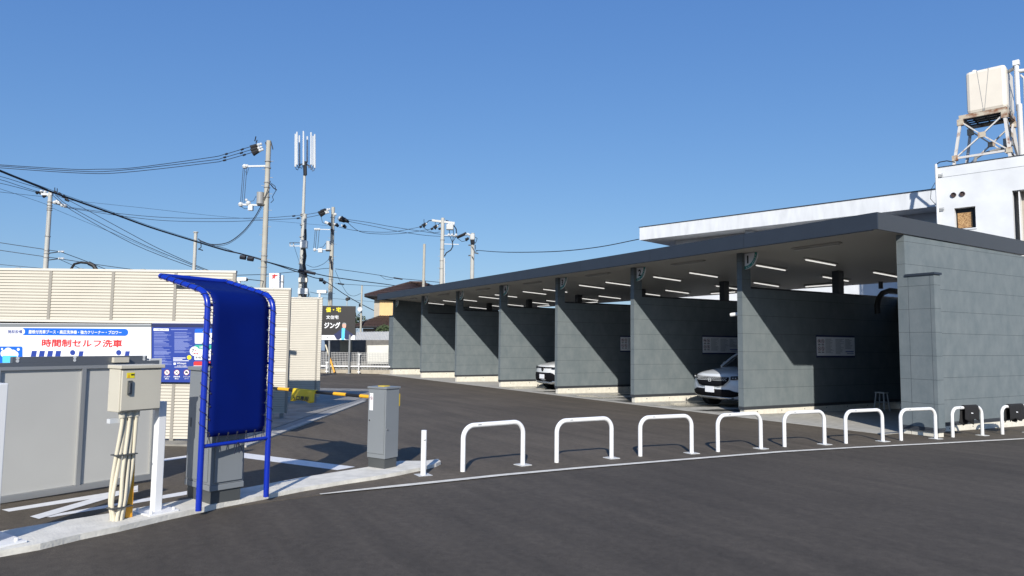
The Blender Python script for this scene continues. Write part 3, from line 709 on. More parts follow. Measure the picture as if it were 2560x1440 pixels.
MB().obox(GP(1.30, zt+.0490, -.05), gd*.13, gn*.06, Z*.02).obox(GP(1.40, zt-.02, -.05), gd*.03, gn*.06, Z*.068).build('end_stop', M_CERAM, t)
jb = GP(.90, zt+.035, .012)
tag(MB().obox(jb, gd*.15, gn*.05, Z*.052).build('junction_box', M_BOX), 'tiny beige junction box fixed on the top beam of the grey gate', 'junction box')
# two white square posts
def wpost(q, lab, h=.93, sc=1.0, pw=.07):
    t = thing('sign_post', q, lab, 'post', 'white square posts on the kerb island')
    MB().cbox(q+Z*(h/2+.005), EA*pw, EN*pw, Z*h).build('post', M_WHITE, t, bevel=.006)
    MB().cbox(q+Z*.006, EA*.26*sc, EN*.26*sc, Z*.014).build('base_plate', M_WHITE, t)
    mb = MB()
    for s in (-1, 1):
        for u in (-1, 1): mb.tube([q+EA*s*.1*sc+EN*u*.1*sc+Z*.0135, q+EA*s*.1*sc+EN*u*.1*sc+Z*.035], .013, 8)
    mb.each('anchor_bolt', M_WHITE, t); return t
p1 = gi(389, 1279)
wpost(p1, 'white square post holding the beige switch box')
p2 = gi(-51, 1361)
wpost(p2, 'thick white square post cut by the left edge of the photo', 1.12, 1.6, .16)
# beige switch box with conduits
fq = p1-EN*.10
def BX(a, z, o=0.0): q = fq+EA*a+EN*o; return V(q.x, q.y, z)
t = thing('switch_box', BX(-.24, .93, .09), 'beige steel switch box with a yellow warning sticker, fed by a bundle of pale conduits', 'switch box')
ba, bb, bz0, bz1, bd_ = -.415, -.062, .935, 1.285, .165
MB().obox(BX(ba, bz0, .012), EA*(bb-ba), EN*bd_, Z*(bz1-bz0)).build('cabinet', M_BOX, t, bevel=.006)
dr = MB().obox(BX(ba+.01, bz0+.012, -.006), EA*(bb-ba-.02), EN*.017, Z*(bz1-bz0-.024)).build('door', M_BOX, t, bevel=.004)
MB().obox(BX(ba-.012, bz1+.001, -.02), EA*(bb-ba+.024), EN*(bd_+.04), Z*.03).build('hood', M_BOX, t, bevel=.005)
MB().obox(BX(ba+.055, bz0+.14, -.022), EA*.032, EN*.0155, Z*.115).build('handle', M_CABD, dr)
MB().obox(BX(ba+.058, bz0+.155, -.030), EA*.010, EN*.0075, Z*.085).build('lever', M_CHROME, dr)
st = MB().obox(BX(ba+.045, bz1-.075, -.008), EA*.064, EN*.0018, Z*.044).build('warning_sticker', M_SYEL, dr)
mb = MB(); o = BX(ba+.05, bz1-.07, -.0085); mb.prism([o, o+EA*.02, o+EA*.01+Z*.032], -EN*.0005); mb.build('warning_triangle', M_YEL, st)
text('警告', BX(ba+.078, bz1-.054, -.0085), EA, Z, h=.014, m=M_GLYPH, name='lettering', parent=st, th=.0008, bold=.02)
for k, (ax, gx, gy) in enumerate(((-.352, 279, 1300), (-.322, 284, 1302), (-.292, 293, 1302), (-.262, 303, 1300), (-.235, 306, 1298))):
    gq = gi(gx, gy); tp = BX(ax, bz0+.002, .06+.015*(k % 2))
    md = tp.lerp(gq, .55)+EA*(.012*(k-2))
    lo = gq.lerp(md, .18); lo.z = gq.z+.10
    pts = []
    cps = [tp, tp-Z*.12, md, gq+EA*(-.02 if k < 2 else .02)+Z*.16, gq+Z*.03, gq-Z*.02]
    # Catmull-Rom
    cc = [cps[0]]+cps+[cps[-1]]
    for i in range(1, len(cc)-2):
        for s in range(6):
            u = s/6; a, b, c, d = cc[i-1], cc[i], cc[i+1], cc[i+2]
            pts.append(.5*((2*b)+(c-a)*u+(2*a-5*b+4*c-d)*u*u+(3*b-a-3*c+d)*u**3))
    pts.append(cps[-1])
    MB().tube(pts, .0155, 10).build('conduit', M_COND, t, smooth=True)
    MB().tube([tp, tp-Z*.05], .026, 10).build('conduit_gland', M_BOX, t, smooth=True)
MB().tube([BX(ba+.06, bz0, .10), BX(ba+.07, bz0-.05, .10), BX(ba+.11, bz0-.075, .09), BX(ba+.14, bz0-.05, .08), BX(ba+.145, bz0, .08)], .012, 8).build('cable_loop', M_COND, t, smooth=True)
for zf in (.40, .88):
    c = BX(-.30, bz0, .07).lerp(gi(296, 1300), zf); MB().cbox(c, EA*.17, EN*.10, Z*.008).build('cable_tie', M_CABD, t)
yq = gi(314, 1296)
tag(MB().obox(yq, EA*.055, EN*.006, Z*.62).obox(yq+EN*.0065, EA*.006, EN*.05, Z*.62).build('angle_post', M_YEL), 'yellow steel angle post behind the bundle of conduits', 'post')
tag(MB().cbox(BX(-.375, .862, .10), EA*.13, EN*.05, Z*.035).build('bracket', M_CERAM), 'short white bracket bar just below the beige switch box', 'bracket')
# payment machine
mq = gi(528, 1264)+EN*.03; ml = gi(464, 1243)+EN*.03; mr_ = gi(605, 1250)+EN*.03
dl = (ml-mq); dl.z = 0; wl_ = dl.length; dl.normalize(); drr = V(dl.y, -dl.x, 0); wr_ = .325
zg = mq.z
t = thing('payment_machine', mq+dl*.25+drr*.16, 'tall grey payment machine standing behind the blue shade cloth', 'payment machine')
MB().obox(mq+dl*.02+drr*.02, dl*(wl_-.04), drr*(wr_-.04), Z*.115).build('plinth', M_CABD, t)
MB().obox(mq+Z*.1155, dl*wl_, drr*wr_, Z*.05).build('base_frame', M_CAB, t, bevel=.004)
MB().obox(mq+Z*.166+dl*.004+drr*.004, dl*(wl_-.008), drr*(wr_-.008), Z*1.02).build('cabinet', M_CAB, t, bevel=.006)
sd = MB().obox(mq+dl*.055+drr*(-.006)+Z*.19, dl*(wl_-.09), drr*.0095, Z*.96).build('side_door', M_CAB, t, bevel=.003)
MB().obox(mq+dl*(wl_-.10)+drr*(-.0085)+Z*.66, dl*.022, drr*.002, Z*.085).build('latch', M_CABD, sd)
MB().obox(mq+dl*(-.012)+drr*.035+Z*.19, dl*.0155, drr*(wr_-.06), Z*.96).build('rear_door', M_CAB, t, bevel=.003)
MB().obox(mq-drr*.012+Z*1.187, dl*(wl_+.02), drr*(wr_+.02), Z*.035).build('cap', M_CAB, t, bevel=.006)
# blue shade
bl, brr = gi(496, 1277), gi(665, 1242)
be = (brr-bl); be.z = 0; bwid = be.length; be.normalize(); bn_ = EN
t = thing('shade_frame', (bl+brr)/2, 'blue tubular frame laced with a blue cloth, leaning over the payment lane', 'shade')
ZT = 1.985
def rail(q):
    base = V(q.x, q.y, 0)
    pts = [q, base+Z*(ZT-.17)]+arc(base+bn_*.17+Z*(ZT-.17), -bn_, Z, .17, 0, math.pi/2*.88, 8)[1:]
    d = (bn_*.97+Z*.23).normalized(); pts.append(pts[-1]+d*.62); return pts
rl, rr = rail(bl), rail(brr)
for pth in (rl, rr): MB().tube(pth, .026, 14).build('upright', M_BLUE, t, smooth=True)
tipL, tipR = rl[-1], rr[-1]
MB().tube([tipL, tipR], .026, 12).build('front_bar', M_BLUE, t, smooth=True)
for zz in (.60, 1.31, 1.84):
    MB().tube([bl+Z*(zz-bl.z)+EN*(0 if zz < 1 else .03), brr+Z*(zz-brr.z)+EN*(0 if zz < 1 else .03)], .018 if zz < 1 else .013, 10).build('cross_bar', M_BLUE, t, smooth=True)
# cloth: a sheet following the rails, inset
K = 8; vs = []; fs = []
def pathpt(pth, s):
    ln = [0]
    for a, b in zip(pth, pth[1:]): ln.append(ln[-1]+(b-a).length)
    s *= ln[-1]
    for i in range(len(pth)-1):
        if s <= ln[i+1]+1e-9: return pth[i].lerp(pth[i+1], (s-ln[i])/(ln[i+1]-ln[i]))
    return pth[-1]
stl = [bl+Z*(.675-bl.z)]+rl[1:]; strr = [brr+Z*(.665-brr.z)]+rr[1:]
NS = 34
for i in range(NS+1):
    s = i/NS
    A_, B_ = pathpt(stl, s*.985), pathpt(strr, s*.985)
    for k in range(K+1):
        u = .075+.86*k/K; q = A_.lerp(B_, u)
        sag = math.sin(math.pi*k/K)*.008
        vs.append(q+Z*(-sag if s > .75 else 0)+bn_*(sag*.6+.004*math.sin(s*9+k) if s < .7 else 0))
for i in range(NS):
    for k in range(K): fs.append((i*(K+1)+k, i*(K+1)+k+1, (i+1)*(K+1)+k+1, (i+1)*(K+1)+k))
mb = MB(); mb.v = vs; mb.f = fs; cl = mb.build('cloth', M_TARP, t, smooth=True)
md = cl.modifiers.new('thick', 'SOLIDIFY'); md.thickness = .003
lc = MB(); ey = MB()
for side, pth, uu in ((0, stl, .09), (1, strr, .92)):
    for j in range(17):
        s = .02+j*.0585
        A_, B_ = pathpt(stl, s*.985), pathpt(strr, s*.985); e_ = A_.lerp(B_, uu)
        s2 = min(.99, s+.03); pr = pathpt(pth, s2*.985)
        tv = (pathpt(pth, min(1, s2+.01))-pathpt(pth, s2-.01)).normalized()
        a = tv.cross(be).normalized()
        lp = [pr+(a*math.cos(th)+be*math.sin(th))*.032+tv*(.012*(i-4)) for i, th in enumerate([math.pi*2*q/8 for q in range(9)])]
        lc.tube(lp, .0025, 5); lc.tube([lp[0], e_+a*.004], .002, 5); lc.tube([lp[-1], e_-a*.004], .002, 5)
        ey.ring(e_-a*.003, a, .0035, .008, .006, 10)
for j in range(7):
    A_, B_ = stl[0], strr[0]; e_ = A_.lerp(B_, .10+j*.135)+Z*.02
    lowp = bl.lerp(brr, .10+j*.135); lowp = V(lowp.x, lowp.y, .60)
    for s in (-.02, .02): lc.tube([e_, lowp+be*s+Z*.0, lowp+be*s-Z*.02], .003, 5)
    ey.ring(e_, -bn_, .0035, .008, .004, 10)
c = bl.lerp(brr, .5); c = V(c.x, c.y, .6)-bn_*.02
for s in (-.03, .02, .06): lc.tube([c, c+be*s*.6-Z*.05, c+be*s-Z*.10], .004, 5)
lc.build('lacing_cord', M_CORD, cl); ey.each('eyelet', M_CHROME, cl)
MB().cbox(rl[-1].lerp(rl[-2], .35)+be*.12-Z*.045, be*.06, bn_*.2, Z*.05).build('lamp', M_TRAF, t)
# barrier gate
oq = gi(961, 1173)
t = thing('barrier_gate', oq+EN*.14+EA*.11, 'grey entry barrier cabinet with a black and orange striped arm across the lane', 'barrier gate')
W1_, W2_ = .285, .235
MB().obox(oq+EN*.012+EA*.012, EN*(W1_-.024), EA*(W2_-.024), Z*.115).build('plinth', M_CABD, t)
MB().obox(oq+Z*.1155, EN*W1_, EA*W2_, Z*.825).build('cabinet', M_CAB, t, bevel=.004)
MB().obox(oq-EN*.012-EA*.012+Z*.941, EN*(W1_+.024), EA*(W2_+.024), Z*.024).build('lid', M_CAB, t, bevel=.003)
dd = MB().obox(oq+EN*.018-EA*.0095+Z*.17, EN*(W1_-.025), EA*.009, Z*.745).build('door', M_CAB, t, bevel=.003)
MB().disc(oq+EN*(W1_-.04)-EA*.0098+Z*.56, -EA, .010, .008, 10).build('lock', M_CHROME, dd)
MB().disc(oq-EN*.0005+EA*.03+Z*.46, -EN, .009, .010, 10).build('side_lock', M_CHROME, t)
MB().obox(oq+EN*.09+EA*.06+Z*.9655, EN*.1, EA*.1, Z*.008).build('lid_plate', M_YELB, t)
sk = MB().obox(oq+EN*(W1_-.085)-EA*.0108+Z*.68, EN*.055, EA*.001, Z*.205).build('sticker', M_SWHITE, t)
xd = -EN; nn = -EA
text('あぶない', oq+EN*(W1_-.034)-EA*.0112+Z*.862, xd, Z, wd=.045, m=M_GLYPH, name='lettering', parent=sk, th=.0004)
icon(t, oq+EN*(W1_-.0575)-EA*.0112+Z*.825, xd, nn, .022, 3)
mb = MB()
for i, ch in enumerate('歩行者立入禁止'): text(ch, oq+EN*(W1_-.060)-EA*.0112+Z*(.782-i*.0145), xd, Z, h=.012, mb=mb, th=.0004)
mb.build('vertical_lettering', M_GLYPH, sk)
MB().cbox(oq+EN*.03+EA*.245+Z*.80, EN*.05, EA*.02, Z*.15).build('counterweight', M_YELB, t)
AZ = .87; a_o = oq+EA*.1
def AP(a): q = a_o+EN*a; return V(q.x, q.y, AZ-.03+.014*a)
arm = MB().tube([AP(.2), AP(3.1)], .021, 12).build('arm', M_CARB, t, smooth=True)
for s0 in (.30, .76, 1.82, 2.28, 2.74):
    MB().tube([AP(s0), AP(s0+.22)], .0225, 12).build('orange_stripe', M_ORNG, arm, smooth=True)
# banner on the arm
ba_ = MB(); vs = []; fs = []; K = 14; J = 6
for k in range(K+1):
    aa = 1.30+.42*k/K
    for j in range(J+1):
        f = j/J; topq = AP(aa)
        px = -EA*(.026+.015*math.sin(k*.9)*f+.03*f)
        shift = EN*(-.02*f*(1 if k < K/2 else -.5))
        vs.append(topq+Z*(.024-.155*f-(.012*math.sin(k*.6) if j == J else 0))+px+shift)
for k in range(K):
    for j in range(J): fs.append((k*(J+1)+j, k*(J+1)+j+1, (k+1)*(J+1)+j+1, (k+1)*(J+1)+j))
ba_.v = vs; ba_.f = fs; bo = ba_.build('banner', M_YELB, t, smooth=True); md = bo.modifiers.new('thick', 'SOLIDIFY'); md.thickness = .004; md.offset = 1
MB().tube([AP(1.295), AP(1.725)], .026, 12).build('banner_sleeve', M_YELB, bo, smooth=True)
text('入口専用', AP(1.675)+Z*(-.122)-EA*.085, -EN, (Z*.97+EA*.22).normalized(), wd=.31, h=.06, m=M_GLYPH, name='lettering', parent=bo, bold=.03, th=.004)
# ------------------------------------------------------------------ louvre walls of the booths
def louvre(q, r0, r1, z0, z1, posts, label, skip=None, legs=()):
    """wall along FR; front face looks at -FA"""
    t = thing('louvre_wall', q+FR*((r0+r1)/2), label, 'wall', 'beige louvre booth walls')
    def Q(r, z, o=0.0): a = q+FR*r-FA*o; return V(a.x, a.y, z)
    mb = MB(); z = z0; pit = .0465
    while z < z1-.02:
        h = min(pit-.0075, z1-z-.004)
        if not (skip and skip[0]-.02 < z < skip[1]):
            lo = Q(r0, z, .012); hi = Q(r0, z+h, .005)
            mb.hexa([lo, lo+FR*(r1-r0), lo+FR*(r1-r0)+FA*.03, lo+FA*.03, hi, hi+FR*(r1-r0), hi+FR*(r1-r0)+FA*.023, hi+FA*.023])
        z += pit
    mb.build('slats', M_BEIGE, t)
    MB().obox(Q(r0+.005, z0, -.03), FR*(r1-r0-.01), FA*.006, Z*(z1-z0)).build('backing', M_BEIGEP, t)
    MB().obox(Q(r0, z1, .02), FR*(r1-r0), FA*.06, Z*.035).build('top_rail', M_BEIGEL, t)
    for (r, za, zb_) in posts: MB().obox(Q(r-.022, za, .018), FR*.044, FA*.05, Z*(zb_-za)).build('post', M_BEIGEP, t)
    for r in legs: MB().obox(Q(r-.03, gz(q.x, q.y)+.02, .01), FR*.06, FA*.06, Z*(z0-gz(q.x, q.y)-.02)).build('foot', M_BEIGEP, t)
    return t, Q
q1 = g(410, 1101, .03)
# local frame on wall one
w1, Q1 = louvre(q1, -5.2, .98, .035, 2.545, [(r, 1.80, 2.54) for r in (-3.757, -2.802, -1.847, -.8926, .062)]+[(.11, .035, .86), (-.845, .035, .86), (.955, .035, 2.54)], 'long beige louvre wall carrying the large car wash signs', skip=(.86, 1.77), legs=(.11, -.845, .9))
MB().obox(Q1(-5.2, 1.762, .05), FR*6.18, FA*.06, Z*.036).build('ledge_rail', M_BEIGEL, w1)
mb = MB()
for r in (-2.36, -1.40, -.45, .50): mb.obox(Q1(r-.03, 2.5805, .021), FR*.06, FA*.062, Z*.006)
mb.each('rail_joint', M_BEIGEP, w1)
q2 = CAM+(g(700, 1052, .03)-CAM)*1.053
w2, Q2 = louvre(q2, -3.2, .132, .035, 2.567, [(.11, .035, 2.56)], 'beige louvre wall just right of the blue shade', legs=(.02, -1.0))
mb = MB()
for z in (1.71, .87): mb.obox(Q2(-3.2, z, .016), FR*3.33, FA*.01, Z*.05)
mb.each('panel_rail', M_BEIGEL, w2)
q3 = CAM+(g(780, 1022, .03)-CAM)*1.113
w3, Q3 = louvre(q3, -3.8, .184, .05, 2.614, [(.072, -.10, 2.61)], 'beige louvre wall farthest back, with a white camera on its corner', legs=(-.9,))
# signs on wall one
OFF = .06
def SP_(px, py, o=0.0): return onp(px, py, q1-FA*OFF, FR)-FA*o
def sheet(mbx, pts, o, th=.001):
    p = [SP_(x, y, o) for x, y in pts]; return mbx.prism(p, -FA*th)
t = thing('facility_sign', SP_(150, 950), 'large white sign board with red and blue lettering on the louvre wall', 'sign')
sheet(MB(), [(-395, 806), (379, 810), (379, 1000), (-395, 1000)], 0, .012).build('board', M_SWHITE, t)
sheet(MB(), [(-395, 807), (379, 811), (379, 818), (-395, 817)], .0125).build('header_band', M_CAB, t)
def rpill(mbx, x0, x1, y0, y1, o, slope=0.008):
    r = (y1-y0)/2; pts = []
    for i in range(9): a = math.pi/2+math.pi*i/8; pts.append((x0+r+r*math.cos(a), (y0+y1)/2-r*math.sin(a)))
    for i in range(9): a = -math.pi/2+math.pi*i/8; pts.append((x1-r+r*math.cos(a), (y0+y1)/2-r*math.sin(a)))
    return sheet(mbx, [(x, y+(x-x0)*slope) for x, y in pts], o)
rpill(MB(), 14, 322, 819.5, 837.5, .0126).build('blue_pill', M_SBLUE2, t)
rpill(MB(), 14.8, 64, 820.3, 836.8, .0137).build('white_pill', M_SWHITE, t)
def stext(s, x0, x1, yb, yt, m, o=.0138, bold=.012, name='lettering', skew=0):
    a = SP_(x0, yb, o); b = SP_(x1, yb+(x1-x0)*.008, o); c = SP_(x0, yt, o)
    return text(s, a, (b-a).normalized(), Z, h=(c-a).length, wd=(b-a).length, m=m, name=name, parent=t, bold=bold, skew=skew)
stext('施設設備', 21, 57.5, 833.5, 824.5, M_SBLUE, .0149)
stext('屋根付洗車ブース・高圧洗浄機・強力クリーナー・ブロワー', 73, 305, 834, 825, M_SWHITE, .0138, .025)
stext('時間制セルフ洗車', 106, 306, 866.5, 848, M_SRED, .0126, .03)
mb = MB()
for x in (81, 101, 121.5, 141.5): sheet(mb, [(x, 877), (x+13, 877), (x+9, 899), (x-4, 899)], .0126)
for x in (199.5, 315): sheet(mb, [(x, 878), (x+11, 878), (x+7, 899), (x-4, 899)], .0126)
for x in (183, 298):
    sheet(mb, [(x+7*math.cos(2*math.pi*i/16)*.95, 881.5+6.6*math.sin(2*math.pi*i/16)) for i in range(16)], .0126)
mb.build('logo_lettering', M_SBLUE, t)
ic = sheet(MB(), [(-70, 866), (55, 866), (58, 869), (58, 935), (-70, 935)], .0126).build('wash_icon', M_SBLUE2, t)
mb = MB()
for (x, y, r) in ((22, 880, 11), (12, 884, 9), (34, 884, 10), (40, 886, 8), (47.5, 873.5, 3.6), (7, 872.5, 2.6), (-12, 882, 10), (-30, 886, 9)):
    sheet(mb, [(x+r*math.cos(2*math.pi*i/14), y+r*math.sin(2*math.pi*i/14)) for i in range(14)], .0137+.0001*random.random()*5)
mb.build('bubbles', M_SWHITE, ic)
sheet(MB(), [(8, 889), (44, 889), (42, 930), (8, 930)], .0150).build('water', M_SCYAN, ic)
# blue information sign
t = thing('information_sign', SP_(460, 955), 'dark blue information board with fine print and prohibition icons beside the machine', 'sign')
sheet(MB(), [(381, 808), (640, 810), (640, 957), (381, 955)], 0, .012).build('board', M_SBLUE, t)
sheet(MB(), [(381, 809), (640, 811), (640, 819), (381, 818)], .0125).build('header_band', M_SNAVY, t)
sheet(MB(), [(385, 821), (423, 821.5), (423, 827.5), (385, 827)], .0126).build('title_plate', M_SWHITE, t)
stext('ご利用案内注意事項', 392, 416, 825.6, 823, M_GLYPH, .0137, 0)
mb = MB()
def pr_line(x0, x1, y, hgt=.9): sheet(mb, [(x0, y), (x1, y), (x1, y+hgt), (x0, y+hgt)], .0126, .0006)
pr_line(428, 470, 822.8, 2.2)
random.seed(3)
y = 830.5
while y < 912:
    pr_line(386, 386+random.uniform(18, 45), y, random.choice((.8, 1.0, 1.1))); y += random.choice((1.75, 1.75, 1.75, 3.2))
y = 830.5
while y < 882:
    pr_line(437, 437+random.uniform(22, 45), y, .95); y += random.choice((1.75, 1.75, 1.75, 3.4))
mb.build('fine_print', M_TEXTL, t)
mb = MB(); pr_line(434, 465, 894, 1.8); pr_line(434, 457, 897.5, 1.6); pr_line(434, 473, 901, 1.6); pr_line(437, 470, 917, 1)
mb.build('fine_print_bold', M_SWHITE, t)
stext('Whitepit', 442, 466, 911.5, 906, M_SWHITE, .0126, .02, skew=.2)
stext('0120-113-284', 444, 467, 915.7, 913.2, M_SWHITE, .0126, .015)
sheet(MB(), [(435, 906.5), (440.5, 906.5), (440.5, 912), (435, 912)], .0126).build('logo_mark', M_SWHITE, t)
for i, x in enumerate((418.5, 443, 467.5)): icon(t, SP_(x, 931, .0127), FR, -FA, .043, i)
for x, s1, s2 in ((418.5, 'ゴミ捨て', '禁止'), (443, '無断駐車', '禁止'), (467.5, 'アイドリング', 'ストップ')):
    stext(s1, x-8, x+8, 943.2, 939.6, M_SWHITE, .0126, .02); stext(s2, x-5, x+5, 948, 944.6, M_SWHITE, .0126, .02)
def card(x0, x1, y0, ys, y1, mh, nm):
    sheet(MB(), [(x0, ys), (x1, ys), (x1, y1), (x0+1.5, y1), (x0, y1-1.5)], .0126).build('card', M_SWHITE, t)
    sheet(MB(), [(x0, ys-.05), (x0, y0+2.5), (x0+2.5, y0), (x1, y0), (x1, ys-.05)], .0126).build(nm, mh, t)
card(488, 560, 822, 832.5, 859, M_SBLUE2, 'card_header'); card(487, 560, 862, 873, 900, M_SGREEN, 'card_header'); card(485, 560, 903.5, 914, 940, M_SRED, 'card_header')
stext('高圧', 508, 528, 830.5, 824, M_SWHITE, .0137); stext('洗車', 499, 523, 871.5, 865, M_SWHITE, .0137); stext('水栓・設備', 489, 526, 896.5, 890.5, M_GLYPH, .0137)
sheet(MB(), [(487.5+12*math.cos(2*math.pi*i/20), 878+11.8*math.sin(2*math.pi*i/20)) for i in range(20)], .0145).build('round_badge', M_SWHITE, t)
stext('7', 481, 486, 880, 872.5, M_GLYPH, .0157, .02); stext('台', 487.5, 491.5, 878, 874, M_SRED, .0157); stext('入庫可能', 481, 497, 885.8, 882, M_SRED, .0157)
sheet(MB(), [(474+5.6*math.cos(2*math.pi*i/16), 893.5+5.6*math.sin(2*math.pi*i/16)) for i in range(16)], .0126).build('yellow_badge', M_SYEL, t)
# cameras and hose on the walls
def bullet(loc, d, lab, up=True):
    t = thing('security_camera', loc, lab, 'security camera'); d = Vector(d).normalized()
    MB().tube([loc, loc+Z*.10], .03, 10).build('bracket', M_WHITE, t, smooth=True)
    MB().cbox(loc+Z*.14+d*.06, d*.26, d.cross(Z)*.09, Z*.085).build('camera_body', M_WHITE, t, bevel=.015)
    MB().disc(loc+Z*.13+d*.1905, d, .03, .006, 12).build('lens', M_GLASS, t)
c_ = at(598, 712, 15.2); bullet(c_-Z*.02, FR-FA*.25, 'white bullet camera above the blue shade, between two louvre walls')
MB_t = thing('camera_pole', V(c_.x, c_.y, gz(c_.x, c_.y)), 'thin pale pole holding the camera behind the blue shade', 'pole')
MB().tube([V(c_.x, c_.y, gz(c_.x, c_.y)), c_-Z*.02], .025, 8).build('tube', M_POLEW, MB_t)
c_ = Q3(.11, 2.66, .03); bullet(c_, FR-FA*.1, 'white bullet camera on the corner of the farthest louvre wall')
t = thing('vacuum_hose', at(225, 690, 12.8), 'black looped vacuum hose rising behind the long louvre wall', 'hose')
pts = [at(172, 700, 12.8), at(178, 672, 12.8), at(186, 660, 12.8), at(202, 656, 12.8), at(222, 658, 12.8), at(234, 664, 12.8), at(241, 675, 12.8), at(243, 710, 12.8)]
MB().tube(pts, .022, 8).build('hose', M_BLACKT, t, smooth=True)
MB().tube([pts[4], pts[5], pts[6]], .038, 8).build('grip', M_BLACKT, t, smooth=True)
# ------------------------------------------------------------------ fence, signboard and yard at the far end
fl0, fr0 = g(800, 932), g(985, 929.5); FD = FR.copy(); FLEN = 4.9; FNn = V(FD.y, -FD.x, 0)
if FNn.dot(CAM-fl0) < 0: FNn = -FNn
def FQ(a, z, o=0.0): q = fl0+FD*a+FNn*o; return V(q.x, q.y, gz(q.x, q.y)+z)
t = thing('mesh_fence', FQ(FLEN/2, 0), 'grey wire mesh fence on a low concrete footing at the end of the lot', 'fence')
MB().obox(FQ(-3, -.1, 0), FD*7.1, -FNn*.14, Z*.27).build('footing', mat('footing_concrete', (.38, .34, .27), .9, noise=.15, nscale=5), t)
mb = MB(); a = -3.0
while a < 4.0:
    c = FQ(a, 0, -.05); mb.obox(c+Z*.17, FD*.020, FNn*.012, Z*1.02); a += .09
for i in range(10): mb.obox(FQ(-3, .22+i*.1, -.055), FD*7.05, FNn*.012, Z*.018)
mb.build('wire_mesh', mat('fence_wire', (.42, .42, .41), .5), t)
for a in (-2, 0.3, 2.1, 3.95): MB().obox(FQ(a, .16, -.07), FD*.05, FNn*.05, Z*1.06).build('post', M_ALUL, t)
tag(MB().obox(FQ(-3, .33, .05), FD*7.1, FNn*.06, Z*.07).build('guard_pipe', M_WHITE), 'long white pipe running along the foot of the mesh fence', 'pipe')
for px, nm in ((897, 'white pipe stand with three cross bars in front of the mesh fence'), (817, 'short white pipe stand beside the louvre wall corner')):
    q = onp(px, 925, fl0+FNn*.15, FD); q.z = gz(q.x, q.y); h = 1.12 if px == 897 else .62
    tag(MB().tube([q, q+Z*h], .03, 8).cbox(q+Z*(h-.01), FD*.17, FNn*.05, Z*.04).cbox(q+Z*(h*.48), FD*.15, FNn*.05, Z*.035).cbox(q+Z*.1, FD*.18, FNn*.05, Z*.05).build('pipe_stand', M_WHITE), nm, 'pipe stand')
# guy wire guard
a_, b_ = onp(836, 931, fl0+FNn*.3, FD), onp(814, 862, fl0-FNn*.2, FD)
t = thing('guy_wire', a_, 'slanted guy wire with a yellow guard tube beside the louvre wall', 'guy wire')
MB().tube([a_, a_.lerp(b_, .62)], .055, 10).build('guard_tube', M_YEL, t, smooth=True)
MB().tube([a_.lerp(b_, .62), a_.lerp(b_, 1.0)], .045, 8).build('upper_guard', M_COND, t)
MB().tube([b_, b_+(b_-a_)*4], .01, 5).build('wire', M_WIRE, t)
# advertising board
o_ = fl0+FNn*.25
def AB(px, py, o=0.0): return onp(px, py, o_, FD)+FNn*o
t = thing('advertising_board', V(*(AB(872, 930)[:2]), gz(*AB(872, 930)[:2])), 'black advertising board with yellow and white lettering and a pictured person in a jacket', 'billboard')
def ash(mbx, pts, o, th=.003): return mbx.prism([AB(x, y, o) for x, y in pts], FNn*th)
ash(MB(), [(775, 764), (889, 765.5), (887, 850), (775, 850)], -.06, .06).build('board', M_SBLACK, t)
ash(MB(), [(775, 838), (887, 838), (887, 849.6), (775, 849.6)], .0005).build('white_band', M_SWHITE, t)
pq = V(*(AB(872, 930)[:2]), 0)
MB().tube([V(pq.x, pq.y, gz(pq.x, pq.y)), V(pq.x, pq.y, AB(872, 850).z+.3)], .055, 10).build('pole', M_ALUL, t, smooth=True)
MB().tube([V(*(AB(822, 930, -.1)[:2]), gz(*AB(822, 930)[:2])), AB(822, 850, -.1)], .055, 10).build('pole', M_ALUL, t, smooth=True)
MB().cbox(V(pq.x, pq.y, gz(pq.x, pq.y)), FD*.25, FNn*.25, Z*.02).build('base_plate', M_PLATE, t)
def atext(s, x0, x1, yb, yt, m, bold=.02):
    a = AB(x0, yb, .0045); b = AB(x1, yb, .0045); c = AB(x0, yt, .0045)
    text(s, a, (b-a).normalized(), Z, h=(c-a).length, wd=(b-a).length, m=m, name='lettering', parent=t, bold=bold)
atext('優・宅', 815, 852, 780, 768.5, M_SYEL, .03); atext('文住宅', 815.5, 846, 797.5, 788.5, M_SWHITE, .02); atext('ジング', 811, 850, 820.5, 806, M_SWHITE, .045); atext('店', 816, 820, 846, 842, M_GLYPH)
fig = ash(MB(), [(853, 823), (864, 823), (871, 828), (880, 834), (884, 836), (872, 849), (864, 849), (862, 846), (851, 846), (848, 849), (842, 849), (834, 836), (840, 833), (847, 827)], .004).build('figure_jacket', M_SNAVY, t)
ash(MB(), [(854.5, 820), (863, 820), (861, 849.4), (853.5, 849.4)], .0075).build('figure_shirt', M_SCYAN, t)
ash(MB(), [(860.5+5*math.cos(2*math.pi*i/14), 814.5+7*math.sin(2*math.pi*i/14)) for i in range(14)], .0075).build('figure_face', mat('printed_skin', (.62, .38, .30), .6), t)
ash(MB(), [(855, 812), (857, 807.5), (861, 806.5), (865, 808), (866, 813), (863, 809.5), (858, 809.5)], .011).build('figure_hair', M_GREYT, t)
